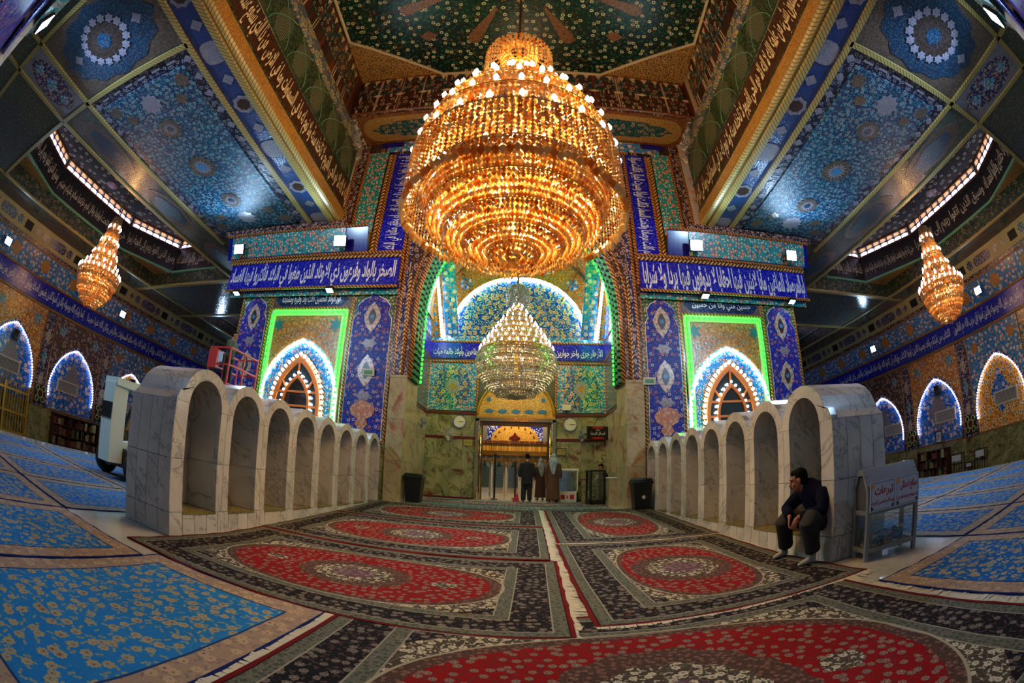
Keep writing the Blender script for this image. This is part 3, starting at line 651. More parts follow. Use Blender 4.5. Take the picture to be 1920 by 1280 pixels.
# tympanum with LED arch, orange facets outside it
cx=-.45
A=arch(3.2,7.95,10.9,14); MB().prism(A,0,.03).ob('tympanum',m_tymp,F_front(cx,BY+.03,0),WB)
B=[(a*1.32,(z-7.95)*1.55+7.95) for a,z in A]; MB().strip(A,B,0,.04).ob('ochre_facet_field',m_ochre,F_front(cx,BY+.02,0),WB)
for k in range(-3,4):
    if k==0: continue
    a=k*1.05; zb=7.95+(2.95)*max(0,1-(abs(a)/3.2)**1.6)**.7
    MB().tube([(a,zb+.1,.06),(a*1.5,zb+2.2,.06)],.05,5).ob('rope_border',m_rope,F_front(cx,BY,0),WB)
    poly_panel(WB,'turquoise_roundel',F_front(cx+a*1.25,BY-.03,zb+.95),star(.34,8,.85),m_azure,.02)
MB().tube([(a,z,.03) for a,z in arch(3.32,7.95,11.05,16)],.05,5).ob('rope_border',m_rope,F_front(cx,BY-.02,0),WB)
zz=[(cx+a,BY-.08,z) for a,z in arch(3.22,7.9,10.95,16)]
leds('led_arch_string','thick white light string outlining the tympanum at the back of the portal',zz,.13,e_white,.085)
# triangles of pale green glass on the tympanum
poly_panel(WB,'gilt_wing',F_front(cx,BY-.04,8.75),[(-1.05,0),(-.3,0),(-.12,.55)],m_brass,.02); poly_panel(WB,'gilt_wing',F_front(cx,BY-.04,8.75),[(1.05,0),(.12,.55),(.3,0)],m_brass,.02)
# side walls and vault of the recess
for s,x in((-1,xl),(1,xr)):
    W=MB().box(min(x,x+s*.3),max(x,x+s*.3),16.5,BY+.3,.33,13.4).ob('wall_recess_left' if s<0 else 'wall_recess_right',m_joint); struct(W)
    Fm=(lambda y,z: fr((x,y,z),(0,1,0),(0,0,1))) if s<0 else (lambda y,z: fr((x,y,z),(0,-1,0),(0,0,1)))
    slabs(W,Fm(18.15,2.3),1.62,1.95,6,3,m_gm2,.02,.006)
    pan(W,'side_tile_panel',Fm(18.15,5.6),1.62,1.2,m_cmirror,.03); pan(W,'script_band',Fm(18.15,7.25),1.62,.38,m_script,.04)
    pan(W,'azure_wall',Fm(18.15,10),1.62,2.2,m_azure,.03); rope(W,Fm(18.15,6.85)@Matrix.Translation((0,0,.02)),3.24,.1); pan(W,'red_course',Fm(18.15,4.28),1.62,.06,m_redst,.05)
    # leaning turquoise rib with its LED line
    p0=Vector((AX+s*3.62,BY-.1,7.85)); p1=Vector((AX+s*3.85,17.3,11.2)); d=(p1-p0)
    M=fr((p0+p1)/2-Vector((s*.0,0,0)),(1,0,0),d); pan(W,'turquoise_rib',M@Matrix.Translation((-s*.5,0,-.02)),.32,d.length/2,m_azure,.04); pan(W,'ochre_rib',M@Matrix.Translation((s*.32,0,-.04)),.24,d.length/2,m_ochre,.04)
    for k in range(9): poly_panel(W,'rib_roundel',M@Matrix.Translation((s*.32,d.length*(k/9-.45),.0)),star(.1,6,.85),m_azure,.012)
    for e in (.08,.56): rope(W,M@Matrix.Translation((s*e,0,.01)),d.length,.07,None,True)
    q0=p0+Vector((0,-.06,0)); q1=p1+Vector((0,-.06,0))
    leds('led_rib_string','slanting white light string in the portal recess, %s of the iwan chandelier'%('left' if s<0 else 'right'),[q0,q1],.12,e_white,.07,'slanting portal strings')
V0=arch(4.05,8.5,13.2,14); mb=MB(); n=len(V0)
mb.add([(AX+a,16.5,z) for a,z in V0]+[(AX+a,BY+.1,z) for a,z in V0],[(i,n+i,n+i+1,i+1) for i in range(n-1)])
o=mb.ob('ceiling_vault',m_ochre,None,None); struct(o)
# bright LED ladder on the recess wall behind the left jamb
LD=thing('led_ladder','stack of short white LED bars on the left wall of the portal recess','light string',Matrix.Translation((xl+.06,17,9)))
for k in range(13): MB().tube([(0,-.4,0),(0,.4,0)],.035,6).ob('led_bar',e_white,Matrix.Translation((xl+.08,16.9,7.9+k*.22)),LD)
# doorway: brass frame, gold arch above
D=struct(MB().box(-2.22,-2.08,BY-.12,BY+.5,.33,4.05).box(1.22,1.36,BY-.12,BY+.5,.33,4.05).box(-2.22,1.36,BY-.12,BY+.5,3.95,4.12).ob('door_1',m_brass))
for x in(-1.98,1.12): MB().tube([(x,BY-.05,.33),(x,BY-.05,3.95)],.05,8).ob('door_jamb',m_brass,None,D,True)
MB().box(-2.0,1.14,BY-.04,BY+.3,3.78,3.95).ob('door_head',m_wood,None,D)
MB().box(-2.02,-1.9,BY+.02,BY+.3,.33,3.8).box(1.0,1.1,BY+.02,BY+.3,.33,3.8).ob('door_lining',m_wood,None,D)
G=arch(1.74,4.2,5.95,12)
GA=MB().prism(G,0,.05).ob('gold_tympanum',m_goldt,F_front(-.44,BY-.0,0),D)
MB().tube([(a,z,.06) for a,z in G],.07,6).ob('gilt_moulding',m_gold,F_front(-.44,BY,0),D,True)
for i in range(-2,3): poly_panel(GA,'enamel_oval',F_front(-.44+i*.6,BY-.06,4.42),[(.2*cos(t*pi/6),.09*sin(t*pi/6)) for t in range(12)],m_lozblue,.015)
for t in (30,60,120,150): poly_panel(GA,'enamel_oval',F_front(-.44+1.42*cos(R(t)),BY-.06,4.3+1.3*sin(R(t))),star(.11,8,.9),m_lozblue,.015)
MB().box(-2.2,1.34,BY-.1,BY,4.12,4.22).ob('gilt_lintel',m_gold,None,D)

# ---- nave: side walls above the aisles, soffit, raised octagonal ceiling
m_ribg=m_rib
for s,x in((-1,-8.05),(1,7.3)):
    nm='wall_nave_left' if s<0 else 'wall_nave_right'
    W=MB().box(min(x,x+s*.4),max(x,x+s*.4),-6,15.0,11.15,18.6).ob(nm,m_frieze); struct(W)
    Fm=(lambda y,z: fr((x,y,z),(0,1,0),(0,0,1))) if s<0 else (lambda y,z: fr((x,y,z),(0,-1,0),(0,0,1)))
    yc,hl=4.5,10.4
    pan(W,'gold_cornice',Fm(yc,11.58)@Matrix.Translation((0,0,.0)),hl,.26,m_cgold,.16); 
    MB().tube([(0,-6,0),(0,14.8,0)],.13,8).ob('gilt_roll',m_rib,Matrix.Translation((x-s*.14,0,11.18)),W)
    pan(W,'green_fillet',Fm(yc,11.92),hl,.1,m_ovalbg,.1)
    pan(W,'script_band',Fm(yc,12.68),hl,.66,m_sbrown,.05)
    script(W,Fm(10.4,12.68)@Matrix.Translation((0,0,.05)),'الله لا اله الا هو الحي القيوم لا تأخذه سنة ولا نوم له ما في السماوات وما في الارض',8.6,1.45,m_calli,.012,.02); script(W,Fm(1.9,12.68)@Matrix.Translation((0,0,.05)),'من ذا الذي يشفع عنده الا باذنه يعلم ما بين ايديهم وما خلفهم ولا يحيطون بشيء من علمه',8.2,1.45,m_calli,.012,.02)
    pan(W,'green_fillet',Fm(yc,13.42),hl,.08,m_ovalbg,.08)
    pan(W,'niche_field',Fm(yc,14.3),hl,.82,m_ovalbg,.03)
    for k in range(10):
        y=-3.2+k*1.86
        poly_panel(W,'mesh_niche',Fm(y,14.3)@Matrix.Translation((0,0,.03)),[(.3,-.78),(.56,-.3),(.56,.3),(.3,.68),(0,.78),(-.3,.68),(-.56,.3),(-.56,-.3),(-.3,-.78)],m_oval,.02)
        for e in(-1,1): MB().tube([(e*.8*cos(t*pi/10)*1.0,-.78+1.6*sin(t*pi/20),0) for t in range(0,9)],.018,4).ob('niche_rib',m_ledge,Fm(y,14.3)@Matrix.Translation((0,0,.04)),W)
    pan(W,'flower_strip',Fm(yc,15.5),hl,.32,m_flowstrip,.1)
    for k in range(16):
        y=12.4-.8-k*1.12
        poly_panel(W,'arch_niche',Fm(y,17.4)@Matrix.Translation((0,0,.01)),[(.5,-.75),(.52,0),(.3,.5),(0,.75),(-.3,.5),(-.52,0),(-.5,-.75)],m_lozc,.02)
        poly_panel(W,'ogee_niche',Fm(y,17.4)@Matrix.Translation((0,0,.03)),[(.34,-.65),(.36,-.1),(.2,.25),(0,.5),(-.2,.25),(-.36,-.1),(-.34,-.65)],m_frieze,.02)
        for e in(-1,1): poly_panel(W,'white_triangle',Fm(y+e*.28,18.0)@Matrix.Translation((0,0,.03)),[(-.13,.18),(.13,.18),(0,-.2)][::-1],m_calli,.015)
# soffit in front of the portal and the frieze above it
C=MB().box(-8.1,7.35,12.85,15.4,16.02,16.3).box(-8.1,7.35,12.85,13.1,16.3,18.6).ob('ceiling_soffit',m_frieze); struct(C)
def zpan(par,name,x0,x1,y0,y1,z,mat,th=.04): return pan(par,name,F_ceil((x0+x1)/2,(y0+y1)/2,z),(x1-x0)/2,(y1-y0)/2,mat,th)
zpan(C,'soffit_panel',-8.0,7.25,12.95,15.0,16.02,m_loz)
for cxx,hw in ((-4.3,3.35),(3.6,3.35)):
    def rr(hw,hh,k): return [(hw-k+k*cos(t),hh-k+k*sin(t)) for t in (0,.5,1.05,1.57)]+[(-hw+k-k*sin(t),hh-k+k*cos(t)) for t in (0,.5,1.05,1.57)]+[(-hw+k-k*cos(t),-hh+k-k*sin(t)) for t in (0,.5,1.05,1.57)]+[(hw-k+k*sin(t),-hh+k-k*cos(t)) for t in (0,.5,1.05,1.57)]
    poly_panel(C,'lozenge_field',F_ceil(cxx,13.95,15.98),rr(hw,.82,.75),m_lozb,.02)
    q=[((hw-.55)*cos(t*pi/16)*(1+.05*cos(t*pi/16*12)),.55*sin(t*pi/16)*(1+.1*cos(t*pi/16*12))) for t in range(32)]
    poly_panel(C,'lozenge_centre',F_ceil(cxx,13.95,15.96),q,m_lozc,.02)
for k in range(14):
    x=-7.5+k*1.09
    for zc,sz in ((17.85,1.0),(16.75,.7)):
        poly_panel(C,'arch_niche',F_front(x,12.85,zc),[(.46*1,-.5*sz),(.48,0),(.3,.35*sz),(0,.55*sz),(-.3,.35*sz),(-.48,0),(-.46,-.5*sz)],m_lozc if sz==1 else m_frieze,.03)
        if sz==1:
            poly_panel(C,'ogee_niche',F_front(x,12.82,zc),[(.3,-.45),(.32,0),(.2,.2),(0,.36),(-.2,.2),(-.32,0),(-.3,-.45)],m_frieze,.03)
    for e in(-1,1): poly_panel(C,'white_triangle',F_front(x+e*.27,12.82,18.28),[(0,-.2),(.14,.16),(-.14,.16)],m_calli,.015)
    poly_panel(C,'white_triangle',F_front(x+.545,12.82,17.22),[(0,-.1),(.24,0),(0,.1),(-.24,0)],m_calli,.015)
for z in (16.08,18.5): MB().tube([(-8,0,0),(7.3,0,0)],.07,6).ob('moulding',m_loz,Matrix.Translation((0,12.83,z)),C)
C=MB().box(-8.4,7.7,-6,13.1,18.5,18.8).ob('ceiling',m_tri); struct(C)
ox0,ox1,oy0,oy1=-7.95,7.2,2.4,12.75; cx_,cy_=3.95,2.65
OC=[(ox0,oy0+cy_),(ox0+cx_,oy0),(ox1-cx_,oy0),(ox1,oy0+cy_),(ox1,oy1-cy_),(ox1-cx_,oy1),(ox0+cx_,oy1),(ox0,oy1-cy_)]
occ=((ox0+ox1)/2,(oy0+oy1)/2)
poly_panel(C,'octagon_field',F_ceil(occ[0],occ[1],18.5),[(x-occ[0],-(y-occ[1])) for x,y in OC][::-1],m_oct,.03)
pts=[Vector((x,y,18.43)) for x,y in OC]
for a,b in zip(pts,pts[1:]+pts[:1]): MB().tube([a,b],.07,6).ob('octagon_moulding',m_frame_w,None,C)
for sx in(-1,1):
    for sy in(-1,1):
        x,y=(ox0 if sx<0 else ox1),(oy0 if sy<0 else oy1)
        p=[(0,0),(-sx*(cx_-.3),0),(0,-sy*(cy_-.25))]; q=[(a*1,-b) for a,b in p]
        ar=sum(q[i][0]*q[(i+1)%3][1]-q[(i+1)%3][0]*q[i][1] for i in range(3))
        poly_panel(C,'corner_triangle',F_ceil(x,y,18.5),q if ar>0 else q[::-1],m_tri,.03)
# raised ornaments of the octagon field
for a in range(8):
    t=pi/8+a*pi/4; px,py=occ[0]+4.6*cos(t),occ[1]+3.0*sin(t); M=F_ceil(px,py,18.46)
    Rz=Matrix.Rotation(-math.atan2(3.0*sin(t),4.6*cos(t)),4,'Z')
    poly_panel(C,'drop_ornament',M@Rz,[(.75,.0),(.6,.26),(.3,.3),(-1.5,.05),(-1.5,-.05),(.3,-.3),(.6,-.26)][::-1],m_loz,.02)
for a in range(8):
    t=a*pi/4; poly_panel(C,'diamond_ornament',F_ceil(occ[0]+5.6*cos(t),occ[1]+4.0*sin(t),18.46),[(.4,0),(0,.3),(-.4,0),(0,-.3)],m_loz,.02)
poly_panel(C,'centre_rosette',F_ceil(occ[0],occ[1],18.46),star(1.3,12,.8),m_lozb,.02); poly_panel(C,'rosette_core',F_ceil(occ[0],occ[1],18.43),star(.8,12,.8),m_loz,.02)
# plastic sheets hung at the corners of the nave
for s,x in((-1,-8.0),(1,7.25)):
    mb=MB(); n=8
    vs=[]
    for i in range(n+1):
        for j in range(n+1):
            a,b=i/n,j/n; y=14.9-a*2.0*(1-.15*b); z=16.0-b*1.6*(1-a*.75)
            vs.append((x-s*(.16+.1*sin(i*1.9+j*.8)*(.3+b)+.06*sin(j*2.3)),y,z))
    mb.add(vs,[(i*(n+1)+j,(i+1)*(n+1)+j,(i+1)*(n+1)+j+1,i*(n+1)+j+1) for i in range(n) for j in range(n)])
    o=mb.ob('plastic_sheet',m_plastic,None,None,True); tag(o,'crumpled clear plastic sheet hung in the %s upper corner beside the chandelier'%('left' if s<0 else 'right'),'plastic sheet','plastic sheets in the nave corners')
# ---- side ceilings at 11.1 m, one per aisle, with ribs, carpets of tile and an octagonal lantern
ZC=11.1
def aisle(s):
    xs=(-8.0,-9.22,-15.0,-17.2,-25.8,-29.3) if s<0 else (7.3,8.42,13.75,16.0,24.1,27.1)
    nm='ceiling_left' if s<0 else 'ceiling_right'
    a,b,c,d,e,f=xs; L=lambda p,q:(min(p,q),max(p,q))
    mb=MB()
    for x0,x1,y0,y1 in ((a,d,-6,15.6),(c,d,15.6,36),(e,f,-6,36),(d,e,-6,4.08),(d,e,19.5,25.3)):
        p,q=L(x0,x1); mb.box(p,q,y0,y1,ZC+.05,ZC+.3)
    C=mb.ob(nm,m_joint); struct(C)
    zp=lambda n,x0,x1,y0,y1,m,t=.04: zpan(C,n,L(x0,x1)[0]+.05,L(x0,x1)[1]-.05,y0+.05,y1-.05,ZC+.05,m,t)
    zp('blue_strip',a,b,-6,14.6,m_cstrip); 
    B=zp('carpet_border',b,c,4.1,14.7,m_cborder)
    hb=abs(c-b)/2; xm=(b+c)/2
    zpan(B,'carpet_field',xm-hb+.6,xm+hb-.6,4.7,14.1,ZC+.01,m_cpanel,.03)
    for yy,r in ((9.4,.55),(7.0,.42),(11.8,.42)):
        poly_panel(B,'rosette',F_ceil(xm,yy,ZC-.02),star(r*1.25,14,.82),m_cbeige,.015); poly_panel(B,'rosette_core',F_ceil(xm,yy,ZC-.035),star(r*.85,16,.6),m_cwhite,.012); poly_panel(B,'rosette_eye',F_ceil(xm,yy,ZC-.05),star(r*.4,16,.7),m_lozblue if r>.5 else m_cmedal,.012)
    for yy in (5.6,13.2):
        poly_panel(B,'rosette',F_ceil(xm,yy,ZC-.02),star(.5,10,.8),m_cwhite,.012)
    for i,(ux,uy) in enumerate(((1,1),(1,-1),(-1,1),(-1,-1))):
        for k in range(2):
            px,py=xm+ux*(hb-1.0-k*.5),9.4+uy*(4.2-k*.7)
            poly_panel(B,'palmette',F_ceil(px,py,ZC-.02),star(.34-.06*k,7,.7),m_cbeige,.012)
    # white links along the carpet border
    me=MB().prism(star(.17,4,.75),0,.015).mesh('border_link',m_cwhite); me2=MB().prism([(.2,-.05),(.2,.05),(-.2,.05),(-.2,-.05)],0,.015).mesh('border_link',m_cwhite)
    for k in range(13):
        y=4.55+k*.8
        for x in(xm-hb+.32,xm+hb-.32): link('border_link',me,F_ceil(x,y,ZC+.01),B)
    for k in range(6):
        for y in(4.4,14.35): link('border_link',me2,F_ceil(xm-hb+1+k*(2*hb-2)/5,y,ZC+.01),B)
    # medallions along the blue strip
    xmid=(a+b)/2
    for k in range(13):
        y=14.0-k*1.16
        if k%2==0:
            if k%4==0: poly_panel(C,'strip_medallion',F_ceil(xmid,y,ZC+.01),[(.4*abs(cos(t*pi/8))**.7*(1 if cos(t*pi/8)>0 else -1),.46*abs(sin(t*pi/8))**.7*(1 if sin(t*pi/8)>0 else -1)) for t in range(16)],m_cwhite,.015)
            else:
                P=poly_panel(C,'strip_medallion',F_ceil(xmid,y,ZC+.01),star(.42,8,.85),m_cwhite,.015); poly_panel(P,'medallion_core',F_ceil(xmid,y,ZC-.005),star(.26,8,.85),m_lozin,.012)
        else: poly_panel(C,'strip_star',F_ceil(xmid,y,ZC+.01),star(.24,4,.7),m_cwhite,.015)
    # near row of panels: round medallion and cartouche
    B=zp('medallion_panel',b,c,.4,3.98,m_cbeige)
    rr_=min(hb-.35,2.2)
    poly_panel(B,'medallion_field',F_ceil(xm,2.2,ZC+.01),[((hb-.5)*cos(t*pi/24)*(1+.05*cos(t*pi/24*12)),1.6*sin(t*pi/24)*(1+.05*cos(t*pi/24*12))) for t in range(48)],m_cmedal,.015)
    for t in range(16): poly_panel(B,'medallion_link',F_ceil(xm+1.05*cos(t*pi/8),2.2+.9*sin(t*pi/8),ZC-.02),star(.2,6,.7),m_cwhite,.014)
    poly_panel(B,'medallion_disc',F_ceil(xm,2.2,ZC-.02),[(.92*cos(t*pi/16),.8*sin(t*pi/16)) for t in range(32)],m_cdisc,.012); poly_panel(B,'medallion_eye',F_ceil(xm,2.2,ZC-.035),star(.36,12,.8),m_cmedal,.01)
    for ux in(-1,1): poly_panel(B,'strip_star',F_ceil(xm+ux*1.7,2.2,ZC-.005),star(.26,4,.6),m_cwhite,.012)
    B=zp('cartouche_panel',c,d,.4,3.98,m_cwhite); xc=(c+d)/2; hc=abs(d-c)/2
    poly_panel(B,'cartouche',F_ceil(xc,2.2,ZC+.01),[((hc-.3)*(1 if i in(0,1,2,6,7,5) and 0 else 1)*cos(t*pi/12),1.55*sin(t*pi/12)) for i,t in enumerate(range(24))],m_indigo,.015)
    for k,y in enumerate((1.2,2.2,3.2)): poly_panel(B,'cartouche_star',F_ceil(xc,y,ZC-.005),star(.42 if k==1 else .34,4,.7),m_azure2,.012)
    zp('mosaic_panel',d,e,.4,3.98,m_cmirror); zp('mosaic_panel',d,e,-6,.3,m_cmirror); zp('mosaic_panel',a,d,-6,.3,m_cmirror)
    # polished strip by the lantern, with oval fields
    zp('mirror_strip',c,d,4.12,19.4,m_cmirror)
    for y in (6.6,11.7,16.8): poly_panel(C,'oval_field',F_ceil(xc,y,ZC+.01),[((hc-.35)*cos(t*pi/12),1.9*sin(t*pi/12)) for t in range(24)],m_cbeige,.015); poly_panel(C,'oval_core',F_ceil(xc,y,ZC-.005),[((hc-.6)*cos(t*pi/12)*(1+.1*cos(t*pi/2)),1.3*sin(t*pi/12)) for t in range(24)],m_cmedal,.012)
    zp('mirror_strip',c,d,19.5,36,m_cmirror); zp('mosaic_panel',d,e,19.6,25.2,m_cmirror)
    zp('outer_strip',e,f,-6,36,m_cmirror)
    for y in (6,11,16,21,26): poly_panel(C,'oval_field',F_ceil((e+f)/2,y,ZC+.01),[(1.1*cos(t*pi/12),2.0*sin(t*pi/12)) for t in range(24)],m_cbeige,.015)
    # ribs
    def rib(x0,y0,x1,y1,w=.1,dz=.06):
        if x0==x1: return MB().box(-w,w,-abs(y1-y0)/2,abs(y1-y0)/2,-.05,dz).ob('rib',m_rib,F_ceil(x0,(y0+y1)/2,ZC),C)
        return MB().box(-abs(x1-x0)/2,abs(x1-x0)/2,-w,w,-.05,dz).ob('rib',m_rib,F_ceil((x0+x1)/2,y0,ZC),C)
    rib(b,-6,b,14.7); rib(c,-6,c,15.2); rib(d,-6,d,19.5); rib(b,4.05,e,4.05); rib(e,-6,e,36); rib(d,19.5,f,19.5,.14); rib(d,25.3,f,25.3,.14); rib(a+s*.12,-6,a+s*.12,14.7,.12,.12); rib(b,.35,e,.35)
    # lantern: frieze, ledge coloured as green-lit, script drum, coloured clerestory, flowered top
    for (y0,y1,tag_) in ((4.08,19.5,1),(25.4,34,2)):
        x0,x1=L(d,e)
        LT=MB().box(x0-.2,x1+.2,y0-.2,y0,ZC+.3,12.05).box(x0-.2,x1+.2,y1,y1+.2,ZC+.3,12.05).box(x0-.2,x0,y0,y1,ZC+.3,12.05).box(x1,x1+.2,y0,y1,ZC+.3,12.05).ob('ceiling_lantern_%s'%('left' if s<0 else 'right'),m_lanfr); struct(LT)
        for M,hw in ((fr((x0,(y0+y1)/2,11.58),(0,1,0),(0,0,1)),(y1-y0)/2),(fr((x1,(y0+y1)/2,11.58),(0,-1,0),(0,0,1)),(y1-y0)/2),(fr(((x0+x1)/2,y0,11.58),(-1,0,0),(0,0,1)),(x1-x0)/2),(fr(((x0+x1)/2,y1,11.58),(1,0,0),(0,0,1)),(x1-x0)/2)):
            pan(LT,'frieze_panel',M,hw,.46,m_lanfr,.02)
            n=max(4,int(2*hw/.85)); me=MB().prism([(.3,-.36),(.3,.1),(0,.36),(-.3,.1),(-.3,-.36)],0,.03).mesh('frieze_niche',m_ovalbg); me2=MB().prism(star(.17,5,.6),0,.025).mesh('frieze_star',m_cbeige)
            for k in range(n):
                u=-hw+(k+.5)*2*hw/n; link('frieze_niche',me,M@Matrix.Translation((u,0,.02)),LT); link('frieze_star',me2,M@Matrix.Translation((u,-.08,.05)),LT)
        cxx,cyy=2.0,4.0 if tag_==1 else 2.5
        Q=[(x0,y0+cyy),(x0+cxx,y0),(x1-cxx,y0),(x1,y0+cyy),(x1,y1-cyy),(x1-cxx,y1),(x0+cxx,y1),(x0,y1-cyy)]
        for sx in(0,1):
            for sy in(0,1):
                px,py=(x0,x1)[sx],(y0,y1)[sy]; p=[(px,py),(px+(cxx if sx==0 else -cxx),py),(px,py+(cyy if sy==0 else -cyy))]
                MB().add([(q[0],q[1],12.05) for q in p]+[(q[0],q[1],12.15) for q in p],[(0,1,2),(3,5,4),(0,3,4,1),(1,4,5,2),(2,5,3,0)]).ob('corner_soffit',m_tri,None,LT)
        pc=Vector(((x0+x1)/2,(y0+y1)/2,0))
        tx=['وسيق الذين اتقوا ربهم إلى الجنة زمرا','حتى إذا جاءوها وفتحت أبوابها وقال لهم خزنتها سلام عليكم طبتم','فادخلوها خالدين وقالوا الحمد لله']
        for i in range(8):
            p=Vector((*Q[i],0)); q=Vector((*Q[(i+1)%8],0)); mid=(p+q)/2; dv=(q-p); Ld=dv.length; U=dv.normalized()
            N=U.cross(Vector((0,0,1)))
            if N.dot(pc-mid)<0: U=-U
            M=fr((mid.x,mid.y,12.95),U,(0,0,1))
            pan(LT,'script_drum',M,Ld/2,.85,m_landrum,.02)
            script(LT,M@Matrix.Translation((0,-.02,.02)),tx[i%3],Ld-.3,.95,m_callig)
            MB().box(-Ld/2,Ld/2,-.06,.06,0,.12).ob('green_lit_ledge',m_ledge,fr((mid.x,mid.y,12.08),U,(0,0,1)),LT)
            M2=fr((mid.x,mid.y,14.15),U,(0,0,1)); n=max(3,int(Ld/.62))
            WN=struct(MB().box(-Ld/2,Ld/2,.28,.36,-.02,.08).box(-Ld/2,Ld/2,-.36,-.28,-.02,.08).box(-Ld/2,Ld/2,-.02,.03,-.02,.04).box(-Ld/2,-Ld/2+.1,-.3,.3,-.02,.06).box(Ld/2-.1,Ld/2,-.3,.3,-.02,.06).ob('window_lantern',m_loz,M2))
            wd=(Ld-.3)/n
            for k in range(n):
                u=-Ld/2+.15+(k+.5)*wd
                MB().prism([(-wd*.44,-.27),(wd*.44,-.27),(wd*.44,-.1),(wd*.2,-.03),(-wd*.2,-.03),(-wd*.44,-.1)],0,.01).ob('pane',e_day,M2@Matrix.Translation((u,0,0)),WN)
                MB().prism([(-wd*.4,.05),(wd*.15,.05),(wd*.36,.16),(wd*.1,.26),(-wd*.36,.26)],0,.01).ob('pane',e_amber,M2@Matrix.Translation((u,0,0)),WN)
                if k: MB().box(u-wd/2-.02,u-wd/2+.02,-.3,.3,-.02,.05).ob('mullion',m_loz,M2,WN)
        mb=MB().add([(x,y,14.5) for x,y in Q]+[(x,y,14.8) for x,y in Q],[tuple(range(8)),tuple(range(15,7,-1))]+[(i,(i+1)%8,8+(i+1)%8,8+i) for i in range(8)])
        mb.ob('lantern_top',m_lantop,fr((0,0,0),(1,0,0),(0,1,0)),LT)
        for i in range(8): MB().tube([(*Q[i],14.46),(*Q[(i+1)%8],14.46)],.05,5).ob('lantern_moulding',m_frame_w,None,LT)
        for k in range(6): poly_panel(LT,'lantern_ornament',F_ceil(pc.x+3.0*cos(k*pi/3),pc.y+5*sin(k*pi/3),14.5),star(.5,8,.8),m_loz,.02)
        poly_panel(LT,'lantern_rosette',F_ceil(pc.x,pc.y,14.5),star(1.0,10,.75),m_loz,.02)
aisle(-1); aisle(1)

